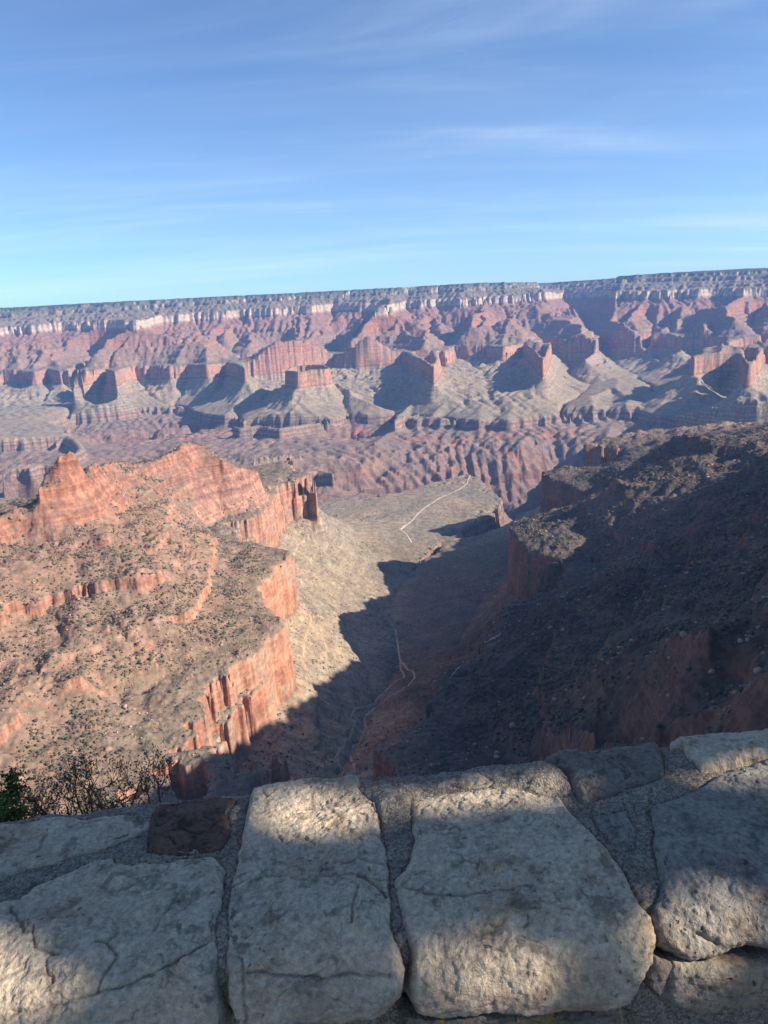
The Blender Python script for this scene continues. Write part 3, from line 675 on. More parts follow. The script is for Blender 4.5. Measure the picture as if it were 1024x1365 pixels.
def stone_mesh(name, poly_px, H, r, cracks, mat, parent, seed, step=.0021, kind_px=True):
    poly = np.array([pixel_to_wall(*p) for p in poly_px]) if kind_px else np.array(poly_px)
    lo, hi = poly.min(0) - .02, poly.max(0) + .02
    A, Vv = np.meshgrid(np.arange(lo[0], hi[0], step), np.arange(lo[1], hi[1], step))
    wob = .004 * fbm(A, Vv, .05, 3, seed) + .0015 * noise(A / .008, Vv / .008, seed + 5)
    sd = poly_sd(A, Vv, poly) + wob + .0035
    r = r * .42; H = H * .85
    h = np.where(sd > 0, H * (1 - np.exp(-np.maximum(sd, 0) / r)), sd * 5.0)
    inside = np.clip(sd / .012, 0, 1)
    rel = .010 * fbm(A, Vv, .22, 2, seed + 9) + .0048 * fbm(A, Vv, .075, 3, seed + 11) + .0030 * np.abs(fbm(A * .8 + Vv * .5, Vv, .035, 3, seed + 12)) + .0019 * fbm(A, Vv, .013, 3, seed + 14)
    # ledgy flakes: terraces in the relief
    q = rel / .0042; rel = .45 * rel + .55 * .0042 * (np.floor(q) + np.clip((q - np.floor(q)) * 3.2 - 1.1, 0, 1))
    h = h + rel * inside
    ca = A + .0035 * fbm(A, Vv, .03, 3, seed + 21); cv = Vv + .0035 * fbm(A, Vv, .03, 3, seed + 22)
    for c in cracks:
        d = line_d(ca, cv, [pixel_to_wall(*p) for p in c]); h = h - .0065 * np.exp(-(d / .0021) ** 2) - .0012 * np.exp(-(d / .009) ** 2)
    h = np.maximum(h, -.075)
    X = wall_point(A, Vv, h); ny, nx = A.shape
    keep = sd > -.016
    idx = np.arange(nx * ny).reshape(ny, nx)
    Q = np.stack([idx[:-1, :-1], idx[1:, :-1], idx[1:, 1:], idx[:-1, 1:]], -1)
    k4 = keep[:-1, :-1] & keep[1:, :-1] & keep[1:, 1:] & keep[:-1, 1:]
    Q = Q[k4][:, ::-1]; u, inv = np.unique(Q, return_inverse=True)
    o = mesh_from(name, X.reshape(-1, 3)[u], inv.reshape(-1, 4), mat, parent)
    return o, poly

def stone_material(kind):
    base, alt, stain, dark = {
        'pale': ((.63, .51, .35), (.52, .425, .305), (.46, .30, .17), (.19, .15, .105)),
        'grey': ((.35, .315, .255), (.26, .235, .195), (.33, .25, .17), (.12, .105, .085)),
        'brown': ((.27, .225, .175), (.20, .165, .13), (.30, .215, .14), (.07, .06, .05)),
        'red': ((.20, .115, .078), (.14, .085, .06), (.30, .13, .07), (.035, .026, .022)),
        'tan': ((.36, .30, .225), (.28, .235, .175), (.36, .26, .16), (.12, .10, .08)),
        'lichen': ((.24, .20, .15), (.17, .15, .12), (.34, .22, .06), (.05, .045, .04))}[kind]
    t = NT('stone_' + kind); N = t
    pos = t.node('ShaderNodeTexCoord').outputs['Object']
    big = t.noise(pos, 5.5, 4, .6); mid = t.noise(pos, 21, 6, .68); fine = t.noise(pos, 110, 5, .65); grit = t.noise(pos, 420, 3, .6)
    warp = t.node('ShaderNodeVectorMath', operation='ADD'); t.L.new(pos, warp.inputs[0])
    sc = t.node('ShaderNodeVectorMath', operation='SCALE'); cn = t.node('ShaderNodeTexNoise'); cn.inputs['Scale'].default_value = 9; cn.inputs['Detail'].default_value = 4
    t.L.new(pos, cn.inputs['Vector']); t.L.new(cn.outputs['Color'], sc.inputs[0]); sc.inputs['Scale'].default_value = .12; t.L.new(sc.outputs[0], warp.inputs[1])
    swirl = t.noise(t.mapping(warp.outputs[0], (14, 14, 60)), 1.0, 5, .65)
    c = t.mix(t.ramp01(mid, .36, .66), base, alt)
    c = t.mix(t.math('MULTIPLY', t.ramp01(big, .50, .68), t.ramp01(swirl, .35, .6)), c, stain)
    c = t.mix(t.math('MULTIPLY', t.ramp01(mid, .55, .72), .85), c, dark)
    c = t.mix(t.math('MULTIPLY', t.ramp01(swirl, .53, .64), .65), c, dark)
    c = t.mix(.85, c, t.mix(t.ramp01(fine, .32, .70), (.70, .70, .70), (1.22, 1.2, 1.18)), 'MULTIPLY')
    vo = t.voronoi(warp.outputs[0], 46); pit = t.math('MULTIPLY', t.ramp01(vo.outputs['Distance'], .17, .06), t.ramp01(big, .48, .56))
    c = t.mix(t.math('MULTIPLY', pit, .4), c, dark)
    if kind in ('pale', 'grey'):
        # pink and rust seams low on the front faces
        g = t.node('ShaderNodeSeparateXYZ'); t.L.new(pos, g.inputs[0])
        rim = t.math('MULTIPLY', t.ramp01(g.outputs[2], -1.0, -1.06), t.ramp01(t.noise(pos, 13, 5, .65), .42, .60)); c = t.mix(t.math('MULTIPLY', rim, .45), c, (.37, .27, .165))
        low = t.math('MULTIPLY', t.ramp01(g.outputs[2], -1.035, -1.10), t.ramp01(t.noise(t.mapping(warp.outputs[0], (7, 7, 40)), 1, 4, .6), .50, .62))
        c = t.mix(t.math('MULTIPLY', low, .7), c, (.33, .19, .145))
    if kind == 'lichen':
        c = t.mix(t.ramp01(t.noise(pos, 60, 4, .6), .60, .66), c, (.42, .26, .05))
    t.put(t.b.inputs['Base Color'], c)
    h = t.math('ADD', t.math('ADD', t.math('MULTIPLY', swirl, .5), t.math('MULTIPLY', mid, .45)), t.math('ADD', t.math('MULTIPLY', fine, .30), t.math('MULTIPLY', grit, .10)))
    h = t.math('SUBTRACT', h, t.math('MULTIPLY', pit, .5))
    t.put(t.b.inputs['Normal'], t.bump(h, 1.0, .020)); t.b.inputs['Roughness'].default_value = .88; t.b.inputs['Specular IOR Level'].default_value = .25
    return t.m
def mortar_material():
    t = NT('mortar_grit'); pos = t.node('ShaderNodeTexCoord').outputs['Object']
    fine = t.noise(pos, 190, 4, .7); mid = t.noise(pos, 18, 5, .6)
    vo = t.voronoi(pos, 230); g = t.node('ShaderNodeSeparateColor'); t.L.new(vo.outputs['Color'], g.inputs[0])
    c = t.mix(t.ramp01(mid, .35, .65), (.33, .28, .215), (.24, .205, .16))
    c = t.mix(.9, c, t.mix(g.outputs[0], (.45, .45, .45), (1.5, 1.45, 1.38)), 'MULTIPLY')
    c = t.mix(t.ramp01(fine, .56, .72), c, (.06, .055, .05))
    t.put(t.b.inputs['Base Color'], c)
    h = t.math('ADD', t.math('MULTIPLY', fine, .7), t.math('MULTIPLY', vo.outputs['Distance'], -.5))
    t.put(t.b.inputs['Normal'], t.bump(h, 1.0, .006))
    return t.m

def build_wall():
    root = bpy.data.objects.new('stone_wall', None); COL.objects.link(root)
    tag(root, 'low parapet of big mortared pale limestone blocks at the canyon rim', 'stone wall')
    mats = {k: stone_material(k) for k in ('pale', 'grey', 'brown', 'red', 'tan', 'lichen')}
    polys = []
    for i, (lab, kind, H, r, px, cracks) in enumerate(STONES):
        o, poly = stone_mesh('stone', px, H, r, cracks, mats[kind], root, 100 + 7 * i)
        o['label'] = lab; polys.append(poly)
    # blocks outside the picture, so that the wall goes on to both sides
    rs = np.random.RandomState(31); vb = V_TOP - .05; vf = float(np.interp(-1.19, PQ[::-1, 1][:180], PT[::-1][:180]))
    for k, a0 in enumerate([-3.3, -2.85, -2.42, -1.9, -1.47, 1.10, 1.55, 1.98, 2.45, 2.9]):
        w = .40 + .04 * rs.rand(); j = lambda: rs.uniform(-.02, .02)
        pl = [(a0 + j(), vb + j()), (a0 + w * .5, vb + j()), (a0 + w + j() * .5, vb + j()), (a0 + w + j() * .5, (vb + vf) / 2), (a0 + w + j() * .5, vf + j()), (a0 + w * .5, vf + j()), (a0 + j() * .5, vf + j()), (a0 + j() * .5, (vb + vf) / 2)]
        o, poly = stone_mesh('stone', pl, .018, .014, [], mats['pale' if k % 3 else 'grey'], root, 300 + 7 * k, .004, False); polys.append(poly)
    step = .0030
    A, Vv = np.meshgrid(np.arange(-3.4, 3.5, step), np.arange(.25, PT[-1] - .02, step))
    sd = np.full(A.shape, -1.0)
    for p in polys:
        m = (A > p[:, 0].min() - .03) & (A < p[:, 0].max() + .03) & (Vv > p[:, 1].min() - .03) & (Vv < p[:, 1].max() + .03)
        sd[m] = np.maximum(sd[m], poly_sd(A[m], Vv[m], p))
    zz = np.interp(Vv, PT, PQ[:, 1]); front = np.clip((Vv - np.interp(.40, PQ[200:460, 0], PT[200:460])) / .10, 0, 1)
    h = .004 + .007 * fbm(A, Vv, .09, 3, 300) + .0022 * fbm(A, Vv, .012, 3, 310) - front * .065
    h = h - .007 * np.exp(-(np.minimum(sd, 0) / .0045) ** 2) * (sd < .002)
    # two lumps of rough concrete standing up between the blocks
    for (px, py, rad, up) in ((525, 1085, .055, .016), (722, 1040, .05, .020), (860, 1055, .05, .010)):
        a, v = pixel_to_wall(px, py); h = h + up * np.exp(-(((A - a) ** 2 + (Vv - v) ** 2) / rad ** 2) ** 2)
    h = np.where(sd > .01, -.03, h)
    X = wall_point(A, Vv, h); ny, nx = A.shape; idx = np.arange(nx * ny).reshape(ny, nx)
    Q = np.stack([idx[:-1, :-1], idx[:-1, 1:], idx[1:, 1:], idx[1:, :-1]], -1).reshape(-1, 4)
    mesh_from('mortar', X.reshape(-1, 3), Q, mortar_material(), root)
    return root

# ------------------------------------------------------------------ reading the terrain back
class Height:
    def __init__(s, T):
        x, y, z, st, na, nr = T
        s.az = np.arctan2(x[0], y[0]); s.r = np.hypot(x[:, 0], y[:, 0]); s.z = z; s.st = st
    def _uv(s, x, y):
        a = np.interp(np.arctan2(x, y), s.az, np.arange(len(s.az))); r = np.interp(np.hypot(x, y), s.r, np.arange(len(s.r)))
        return np.clip(a, 0, len(s.az) - 1.001), np.clip(r, 0, len(s.r) - 1.001)
    def __call__(s, x, y, F=None):
        F = s.z if F is None else F
        a, r = s._uv(np.asarray(x, float), np.asarray(y, float)); i = a.astype(int); j = r.astype(int); u = a - i; v = r - j
        return (F[j, i] * (1 - u) + F[j, i + 1] * u) * (1 - v) + (F[j + 1, i] * (1 - u) + F[j + 1, i + 1] * u) * v
    def hit(s, px, py, near=60, far=6000):
        d = ray(px, py); t = np.geomspace(near, far, 4000); p = d[None] * t[:, None]
        k = np.nonzero(p[:, 2] < s(p[:, 0], p[:, 1]))[0]
        return p[k[0]] if len(k) else None

def plain_material(name, c1, c2, scale, rough=.95, dark=None, bumpd=0.0):
    t = NT(name); pos = t.node('ShaderNodeTexCoord').outputs['Object']
    a = t.noise(pos, scale, 5, .6); c = t.mix(t.ramp01(a, .35, .65), c1, c2)
    b = t.noise(pos, scale * 9, 3, .6); c = t.mix(.8, c, t.mix(t.ramp01(b, .3, .7), (.72, .72, .72), (1.22, 1.22, 1.22)), 'MULTIPLY')
    t.put(t.b.inputs['Base Color'], c); t.b.inputs['Roughness'].default_value = rough
    if bumpd: t.put(t.b.inputs['Normal'], t.bump(b, .8, bumpd))
    return t.m
def leaf_material(name, c1, c2, trans=.25):
    t = NT(name); at = t.node('ShaderNodeAttribute', attribute_name='tone').outputs['Fac']
    c = t.mix(at, c1, c2); t.put(t.b.inputs['Base Color'], c)
    t.b.inputs['Roughness'].default_value = .7
    return t.m

# ------------------------------------------------------------------ ground near the viewer
def build_ground(H):
    m = plain_material('trodden_ground', (.30, .25, .20), (.22, .185, .15), 1.3, bumpd=.01)
    xs = np.linspace(-60, 60, 90); ys = np.linspace(-70, 1.25, 60); X, Y = np.meshgrid(xs, ys)
    Z = -1.68 + .05 * fbm(X, Y, 6, 3, 400); idx = np.arange(X.size).reshape(X.shape)
    Q = np.stack([idx[:-1, :-1], idx[:-1, 1:], idx[1:, 1:], idx[1:, :-1]], -1).reshape(-1, 4)
    tag(mesh_from('walkway', np.stack([X, Y, Z], -1).reshape(-1, 3), Q, m), kind='structure')
    xs = np.linspace(-22, 22, 160); vs_ = np.linspace(0, 1, 60); X, Vv = np.meshgrid(xs, vs_)
    Y0 = 1.30 + .09 * X; Y = Y0 + Vv * (13 - .2 * np.abs(X)); R = np.hypot(X, Y)
    Z0 = -1.72; ze = H(X[-1], Y[-1]) - .6
    Z = Z0 + (ze - Z0)[None] * Vv ** 1.1 + .18 * fbm(X, Y, 2.2, 4, 410) * np.clip(Vv * 8, 0, 1)
    Q = np.stack([idx0 for idx0 in (lambda i: (i[:-1, :-1], i[:-1, 1:], i[1:, 1:], i[1:, :-1]))(np.arange(X.size).reshape(X.shape))], -1).reshape(-1, 4)
    tag(mesh_from('rim_ground', np.stack([X, Y, Z], -1).reshape(-1, 3), Q, m), kind='structure')
    return lambda x, y: float(Z0 + (np.interp(x, xs, ze) - Z0) * np.clip((y - 1.30 - .09 * x) / (13 - .2 * abs(x)), 0, 1) ** 1.1)

# ------------------------------------------------------------------ scrub and stones lying on the slopes
_ico = None
def ico():
    global _ico
    if _ico is None:
        import bmesh
        b = bmesh.new(); bmesh.ops.create_icosphere(b, subdivisions=1, radius=1.0); b.verts.ensure_lookup_table()
        _ico = (np.array([v.co[:] for v in b.verts]), np.array([[v.index for v in f.verts] for f in b.faces])); b.free()
    return _ico
def scatter(H, n, rmin, rmax, seed, keep):
    rs = np.random.RandomState(seed)
    az = np.radians(rs.uniform(-36, 36, n)); r = np.sqrt(rs.uniform(rmin ** 2, rmax ** 2, n)); x = np.sin(az) * r; y = np.cos(az) * r
    z = H(x, y); e = 3.0
    gx = (H(x + e, y) - z) / e; gy = (H(x, y + e) - z) / e
    st = H(x, y, H.st); sl = np.hypot(gx, gy)
    k = keep(x, y, z, st, sl, r, rs)
    return x[k], y[k], z[k], st[k], sl[k], r[k], rs
def blobs(name, x, y, z, sx, sz, rs, mat, jit, sink, tone, flat=False):
    V0, F0 = ico(); n = len(x); nv = len(V0)
    j = 1 + jit * (rs.rand(n, nv) - .5) * 2
    a = rs.rand(n) * 6.283; c, s = np.cos(a)[:, None], np.sin(a)[:, None]
    vx, vy, vz = V0[None, :, 0] * j, V0[None, :, 1] * j * (.75 + .5 * rs.rand(n, 1)), V0[None, :, 2] * j
    X = x[:, None] + sx[:, None] * (vx * c - vy * s); Y = y[:, None] + sx[:, None] * (vx * s + vy * c); Z = z[:, None] + sz[:, None] * (vz + sink)
    V = np.stack([X, Y, Z], -1).reshape(-1, 3); Fc = (F0[None] + (np.arange(n) * nv)[:, None, None]).reshape(-1, 3)
    o = mesh_from(name, V, Fc, mat, smooth=not flat, attrs={'tone': np.repeat(tone, nv)}); tag(o, kind='stuff'); return o
def build_scatter(H):
    def clump(x, y, s): return fbm(x, y, 160, 3, s)
    def keep(x, y, z, st, sl, r, rs):
        d = np.where(st > -285, 1.0, np.where(st > -520, .40, .20)) * np.where(sl < .95, 1, .12) * np.clip(1 + 1.2 * clump(x, y, 500) + 1.3 * fbm(x, y, 45, 2, 510), 0, 4)
        d = d * np.where((x > .12 * y) & (st > -420), np.where(r < 1250, 1.7, .55), 1.0) * np.where(r < 2600, 1, .35)
        return rs.rand(len(x)) < d * .5
    x, y, z, st, sl, r, rs = scatter(H, 700000, 330, 3300, 3, keep)
    sz = np.minimum(rs.lognormal(-.08, .55, len(x)), 3.0) * np.where(st > -285, 1.0, .75)
    m = leaf_material('scrub_leaves', (.055, .056, .035), (.14, .12, .08))
    blobs('scrub', x, y, z, sz, sz * .85, rs, m, .35, .45, rs.rand(len(x)))
    def keepb(x, y, z, st, sl, r, rs):
        return rs.rand(len(x)) < np.where(st > -300, .5, .25) * np.clip(.4 + 2 * clump(x, y, 520), 0, 1)
    x, y, z, st, sl, r, rs = scatter(H, 60000, 330, 2400, 5, keepb)
    sz = rs.lognormal(.1, .55, len(x))
    m = leaf_material('fallen_rock', (.27, .15, .105), (.40, .30, .22))
    blobs('fallen_rocks', x, y, z, sz, sz * .7, rs, m, .3, .25, rs.rand(len(x)), True)

# ------------------------------------------------------------------ trails and the creek wash
def ribbon(name, H, px, width, mat, lift=.5):
    pts = [H.hit(*p) for p in px]; pts = np.array([p[:2] for p in pts if p is not None])
    d = _dens(np.c_[pts, np.zeros(len(pts))], 6.0)[:, :2]
    for _ in range(4): d[1:-1] = .25 * d[:-2] + .5 * d[1:-1] + .25 * d[2:]
    t = np.gradient(d, axis=0); t /= np.linalg.norm(t, axis=1)[:, None] + 1e-9; nrm = np.stack([-t[:, 1], t[:, 0]], 1)
    w = width * (1 + .35 * noise(d[:, 0] / 25, d[:, 1] / 25, 8))[:, None]
    rows = [d + nrm * w * k for k in (-.5, -.17, .17, .5)]
    V = [np.c_[q, H(q[:, 0], q[:, 1]) + (lift if 0 < i < 3 else lift * .2)] for i, q in enumerate(rows)]
    n = len(d); V = np.vstack(V); Q = []
    for k in range(3):
        a = np.arange(n - 1) + k * n; Q.append(np.stack([a, a + 1, a + 1 + n, a + n], 1))
    o = mesh_from(name, V, np.vstack(Q), mat); tag(o, kind='structure'); return o
def build_trails(H):
    pale = plain_material('trail_dust', (.60, .50, .37), (.48, .40, .30), .08)
    pink = plain_material('wash_gravel', (.48, .35, .27), (.40, .29, .23), .08)
    ribbon('trail', H, [(627, 634), (622, 645), (613, 652), (592, 661), (572, 673), (557, 685), (546, 697), (534, 706)], 7.0, pale, .7)
    ribbon('trail', H, [(534, 707), (541, 711), (546, 718), (549, 724)], 4.5, pale, .6)
    ribbon('trail', H, [(470, 696), (500, 694), (530, 697), (545, 696)], 4.0, pale, .5)
    ribbon('wash', H, [(527, 838), (530, 858), (533, 878), (541, 890), (552, 897), (553, 905), (546, 912), (530, 924), (513, 933), (498, 944), (488, 954), (485, 960), (488, 970), (482, 984), (471, 994), (467, 1008), (472, 1020), (474, 1030)], 4.5, pink, .5)
    ribbon('wash', H, [(533, 878), (534, 892), (540, 904), (522, 912), (506, 928), (496, 940), (470, 950), (467, 956), (474, 964), (466, 984), (456, 998), (440, 1014), (430, 1024)], 3.6, pink, .5)
    ribbon('trail', H, [(600, 905), (612, 890), (622, 880), (640, 868), (655, 855), (668, 845)], 3.0, pink, .5)

# ------------------------------------------------------------------ plants
class Twigs:
    """tubes along branches, collected into one mesh"""
    def __init__(s): s.V, s.F, s.n = [], [], 0
    def tube(s, pts, rad, k=5):
        pts = np.asarray(pts, float); rad = np.asarray(rad, float); t = np.gradient(pts, axis=0); t /= np.linalg.norm(t, axis=1)[:, None] + 1e-12
        u = np.cross(t, [.13, .31, .94]); u /= np.linalg.norm(u, axis=1)[:, None] + 1e-12; w = np.cross(t, u)
        a = np.arange(k) * 2 * np.pi / k
        R = pts[:, None] + rad[:, None, None] * (np.cos(a)[None, :, None] * u[:, None] + np.sin(a)[None, :, None] * w[:, None])
        m = len(pts); base = s.n; s.V.append(R.reshape(-1, 3)); s.n += m * k
        i = np.arange(m - 1)[:, None] * k + np.arange(k)[None]; j = np.arange(m - 1)[:, None] * k + (np.arange(k)[None] + 1) % k
        s.F.append(np.stack([i, j, j + k, i + k], -1).reshape(-1, 4) + base)
    def build(s, name, mat, parent=None): return mesh_from(name, np.vstack(s.V), np.vstack(s.F), mat, parent)
def leaves(name, C, size, rs, mat, parent, tone, elong=1.6):
    """one small folded leaf (two triangles) at every centre"""
    n = len(C); d = rs.randn(n, 3); d /= np.linalg.norm(d, axis=1)[:, None]; e = np.cross(d, rs.randn(n, 3)); e /= np.linalg.norm(e, axis=1)[:, None] + 1e-9
    f = np.cross(d, e); L = (size * elong)[:, None]; W = size[:, None]
    V = np.stack([C - d * L * .5, C + e * W * .5 + f * W * .15, C + d * L * .5, C - e * W * .5 + f * W * .15], 1).reshape(-1, 3)
    q = np.arange(n)[:, None] * 4 + np.arange(4)[None]
    return mesh_from(name, V, q, mat, parent, smooth=False, attrs={'tone': np.repeat(tone, 4)})
def grow(tw, rs, p, d, length, rad, depth, tips, spread=.55, up=.12, kids=(2, 3), wig=.18, shrink=.72):
    n = 6; pts = [p]; dd = d / np.linalg.norm(d)
    for i in range(n):
        dd = dd + rs.randn(3) * wig * .5 + np.array([0, 0, up * .3]); dd /= np.linalg.norm(dd); pts.append(pts[-1] + dd * length / n)
    tw.tube(pts, np.linspace(rad, rad * .62, n + 1), 5 if rad > .004 else 3)
    tips.append((pts[-1], dd, depth)); tips.append((pts[n // 2 + 1], dd, depth))
    if depth == 0: return
    for k in range(rs.randint(kids[0], kids[1] + 1)):
        q = pts[rs.randint(n // 2, n + 1)]; nd = dd + rs.randn(3) * spread; grow(tw, rs, q, nd, length * shrink * rs.uniform(.75, 1.15), rad * .62, depth - 1, tips, spread, up, kids, wig, shrink)
def at_dist(px, py, D):
    d = ray(px, py); return d * (D / math.hypot(d[0], d[1]))

def build_shrubs(gz):
    bark = plain_material('twig_bark', (.26, .185, .13), (.16, .115, .085), 30)
    # the leafless one
    base = at_dist(118, 1165, 3.35); gzb = gz(base[0], base[1])
    root = bpy.data.objects.new('shrub', None); COL.objects.link(root); root.location = (base[0], base[1], gzb)
    tag(root, 'nearly leafless brown twiggy shrub rising just behind the wall', 'shrub', 'shrubs behind the wall')
    rs = np.random.RandomState(5); tw = Twigs(); tips = []
    h0 = base[2] - gzb
    for k in range(22):
        tx = -.34 + .86 * k / 21 + rs.uniform(-.04, .04); top = np.array([tx * .62, rs.uniform(-.22, .22), max(.2, h0 + .10 + .12 * rs.rand())])
        tw.tube([np.array([tx * .15, 0, -.05]), top * np.array([.45, .5, .5]), top], [.011, .009, .007])
        d = np.array([tx * .9 + rs.uniform(-.12, .12), rs.uniform(-.35, .35), 1.0]); grow(tw, rs, top, d, .145, .0062, 5, tips, .50, .22, (2, 3), .30, .74)
    tw.build('branches', bark, root)
    C = np.array([t[0] for t in tips if t[2] <= 1]); n = len(C)
    C = np.repeat(C, 2, 0) + rs.randn(2 * n, 3) * .010; C = C[rs.rand(len(C)) < .28]
    leaves('leaves', C, rs.uniform(.006, .010, len(C)), rs, leaf_material('dry_leaf', (.09, .06, .04), (.22, .14, .085)), root, rs.rand(len(C)))
    # the green one at the left edge
    base = at_dist(22, 1150, 3.2); gzb = gz(base[0], base[1])
    root = bpy.data.objects.new('shrub', None); COL.objects.link(root); root.location = (base[0], base[1], gzb)
    tag(root, 'leafy green juniper bush behind the wall at the left edge', 'shrub', 'shrubs behind the wall')
    tw = Twigs(); tips = []; h0 = base[2] - gzb
    for k in range(15):
        tx = -.40 + .42 * k / 14; top = np.array([tx * .7, rs.uniform(-.2, .2), max(.2, h0 + .02 + .16 * rs.rand())])
        tw.tube([np.array([tx * .2, 0, -.05]), top * np.array([.5, .5, .5]), top], [.016, .013, .009])
        d = np.array([tx * .8, rs.uniform(-.3, .3), 1.0]); grow(tw, rs, top, d, .088 * (1.1 - .5 * abs(tx + .1)), .006, 3, tips, .5, .3, (2, 3), .25, .72)
    tw.build('branches', bark, root)
    P_ = np.array([t[0] for t in tips]); D_ = np.array([t[1] for t in tips]); Cs = []; To = []
    for p, d in zip(P_, D_):
        k = rs.randint(12, 24); Cs.append(p + d * rs.uniform(-.03, .05, (k, 1)) + rs.randn(k, 3) * .014); To.append(np.clip(rs.rand() + .25 * rs.randn(k), 0, 1))
    C = np.vstack(Cs); leaves('foliage', C, rs.uniform(.006, .012, len(C)), rs, leaf_material('juniper_leaf', (.045, .065, .018), (.19, .21, .06)), root, np.concatenate(To), 2.2)

def project_sun(p):
    s = np.array(SUN_DIR); u = np.cross(s, [0, 0, 1.]); u /= np.linalg.norm(u); w = np.cross(u, s)
    return np.stack([p @ u, p @ w], -1)
LIT = [(420, 1088, 100, 40), (690, 1064, 62, 11), (535, 1072, 26, 18), (1020, 1036, 16, 10), (650, 1292, 120, 46), (-5, 1300, 42, 50), (930, 1244, 50, 18)]
def build_shade_tree():
    """the pine beside the path behind the viewer: it throws the broken shade on the wall"""
    rs = np.random.RandomState(9); s = np.array(SUN_DIR)
    c = np.array([0.05, 1.15, -1.0]) + s * 8.0; u = np.cross(s, [0, 0, 1.]); u /= np.linalg.norm(u); tc = c + u * 1.9
    foot = np.array([tc[0], tc[1], -1.72])
    root = bpy.data.objects.new('pine_tree', None); COL.objects.link(root); root.location = foot
    tag(root, 'pine tree beside the path behind the viewer, shading the wall', 'tree')
    tw = Twigs(); top = tc + np.array([-.3, -.2, 3.2]) - foot
    tp = np.linspace(0, 1, 12)[:, None] * top + np.c_[.08 * np.sin(np.arange(12)), .08 * np.cos(np.arange(12)), np.zeros(12)]
    tw.tube(tp, np.linspace(.20, .04, 12), 10); tips = []
    for k in range(34):
        q = tp[4 + k * 7 // 34]; a = rs.rand() * 6.283; grow(tw, rs, q, np.array([math.cos(a), math.sin(a), rs.uniform(-.15, .4)]), rs.uniform(1.1, 1.9), .035, 2, tips, .5, .15, (2, 3), .2, .6)
    tw.build('trunk', plain_material('pine_bark', (.16, .10, .07), (.09, .06, .045), 8, bumpd=.02), root)
    n = 36000; d = rs.randn(n, 3); d /= np.linalg.norm(d, axis=1)[:, None]; rr = rs.rand(n, 1) ** .42 * (.86 + .14 * rs.rand(n, 1))
    C = c + d * rr * np.array([2.4, 2.4, 2.1])
    clump = noise(C[:, 0] / .5 + C[:, 2] / .9, C[:, 1] / .5 - C[:, 2] / .7, 77)
    uv = project_sun(C); drop = np.zeros(n, bool)
    for px, py, rx, ry in LIT:
        def W(x, y):
            a, v = pixel_to_wall(x, y); return project_sun(wall_point(np.array(a), np.array(v), np.array(.012)))
        o = W(px, py); ax, ay = W(px + rx, py) - o, W(px, py + ry) - o; ay = ay * max(1, .075 / np.linalg.norm(ay)); ax = ax * max(1, .075 / np.linalg.norm(ax)); M = np.linalg.inv(np.stack([ax, ay], 1) + np.eye(2) * 1e-9)
        q = (uv - o) @ M.T; rad = np.hypot(q[:, 0], q[:, 1]); drop |= rad < 1.15 + .25 * noise(uv[:, 0] / .05, uv[:, 1] / .05, 66)
    C = C[~drop & (clump > -.75)]
    leaves('crown', C - foot, rs.uniform(.05, .09, len(C)), rs, leaf_material('pine_needles', (.03, .05, .018), (.08, .11, .035)), root, rs.rand(len(C)), 1.6)

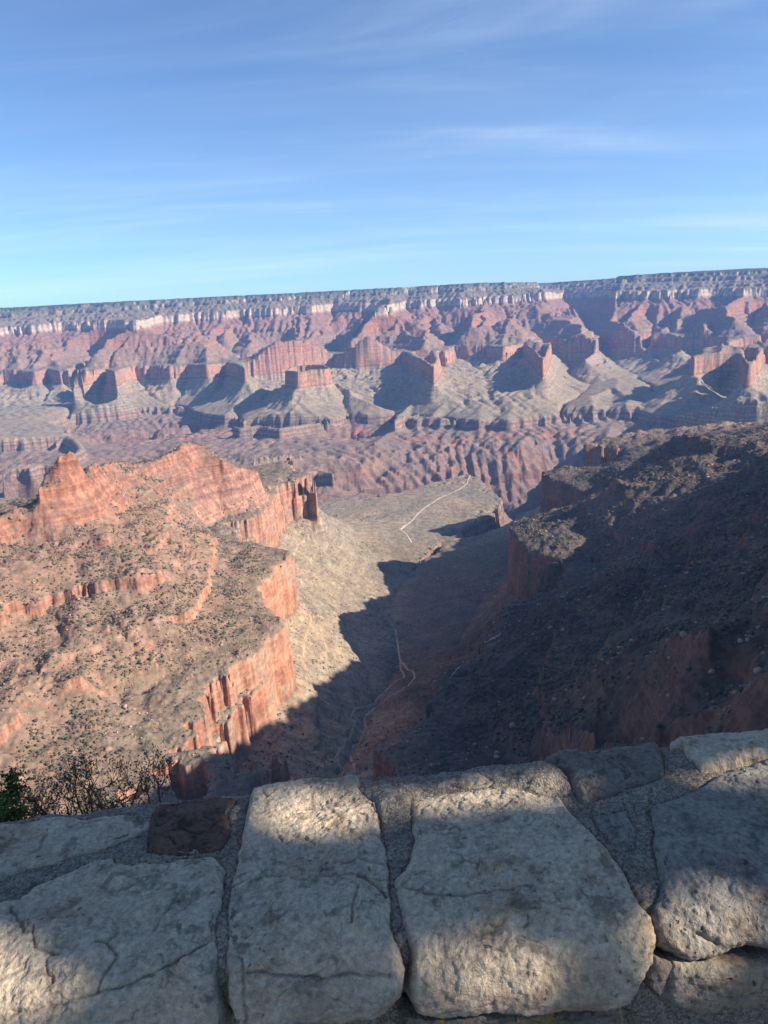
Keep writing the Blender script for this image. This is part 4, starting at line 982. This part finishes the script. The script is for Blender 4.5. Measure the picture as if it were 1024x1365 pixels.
def build_cottonwoods(H):
    m = leaf_material('bare_cottonwood', (.24, .20, .14), (.50, .43, .31)); rs = np.random.RandomState(21)
    meshes = []
    for k in range(4):
        tw = Twigs(); tips = []
        for b in range(3):
            grow(tw, rs, np.array([rs.uniform(-.3, .3), rs.uniform(-.3, .3), 0]), np.array([rs.uniform(-.3, .3), rs.uniform(-.3, .3), 1.]), 4.2, .32, 3, tips, .5, .2, (2, 3), .2, .72)
        P_ = np.array([t[0] for t in tips]); C = np.repeat(P_, 7, 0) + rs.randn(7 * len(P_), 3) * .55; n = len(C)
        base = np.vstack(tw.V); Fb = np.vstack(tw.F)
        d = rs.randn(n, 3); d /= np.linalg.norm(d, axis=1)[:, None]; e = np.cross(d, rs.randn(n, 3)); e /= np.linalg.norm(e, axis=1)[:, None]; w = rs.uniform(.2, .5, (n, 1))
        V = np.stack([C - d * w, C + e * w * .6, C + d * w, C - e * w * .6], 1).reshape(-1, 3)
        V = np.vstack([base, V]); Fc = np.vstack([Fb, np.arange(n)[:, None] * 4 + np.arange(4)[None] + len(base)])
        tone = np.concatenate([np.zeros(len(base)), np.repeat(rs.rand(n), 4)])
        me = mesh_from('cottonwood_tree', V, Fc, m, smooth=False, attrs={'tone': tone}); meshes.append(me.data); bpy.data.objects.remove(me)
    spots = [(492, 808), (497, 814), (502, 820), (508, 826), (513, 831), (518, 835), (500, 808), (495, 822), (506, 816), (523, 829), (512, 838), (505, 834), (530, 833), (519, 822)]
    lab_l = 'pale bare cottonwood in the sunlit part of the valley grove'
    shade = [(520, 800), (527, 790), (533, 782), (546, 770), (552, 760), (560, 752), (568, 742), (574, 735), (582, 728), (578, 738), (562, 745), (540, 765)]
    for i, p in enumerate(spots + shade):
        q = H.hit(*p)
        if q is None: continue
        o = bpy.data.objects.new('cottonwood_tree', meshes[i % 4]); COL.objects.link(o)
        o.location = (q[0], q[1], float(H(q[0], q[1])) - .3); o.rotation_euler = (0, 0, rs.rand() * 6.28); k = rs.uniform(1.0, 1.7); o.scale = (k, k, k)
        tag(o, lab_l if i < len(spots) else 'cottonwood along the creek in the shaded valley floor', 'tree', 'cottonwoods in the valley grove' if i < len(spots) else 'cottonwoods along the shaded creek')

# ------------------------------------------------------------------ run
ROCK = rock_material()
TERR = build_terrain(ROCK)
HGT = Height(TERR)
GZ = build_ground(HGT)
build_wall()
build_trails(HGT)
build_shrubs(GZ)
build_cottonwoods(HGT)
build_scatter(HGT)
build_shade_tree()

# ------------------------------------------------------------------ the air in the canyon
def build_haze():
    m = bpy.data.materials.new('haze_air'); m.use_nodes = True; nt = m.node_tree; nt.nodes.clear()
    out = nt.nodes.new('ShaderNodeOutputMaterial'); v = nt.nodes.new('ShaderNodeVolumePrincipled')
    v.inputs['Color'].default_value = (.27, .50, 1.0, 1); v.inputs['Density'].default_value = 3.0e-5
    v.inputs['Anisotropy'].default_value = 0.0
    nt.links.new(v.outputs[0], out.inputs['Volume'])
    x0, x1, y0, y1, z0, z1 = -46000, 46000, -6000, 46000, -1650, 480
    V = [(x, y, z) for z in (z0, z1) for y in (y0, y1) for x in (x0, x1)]
    Fc = [(0, 2, 3, 1), (4, 5, 7, 6), (0, 1, 5, 4), (2, 6, 7, 3), (0, 4, 6, 2), (1, 3, 7, 5)]
    o = mesh_from('haze', V, Fc, m, smooth=False); tag(o, kind='stuff')
build_haze()
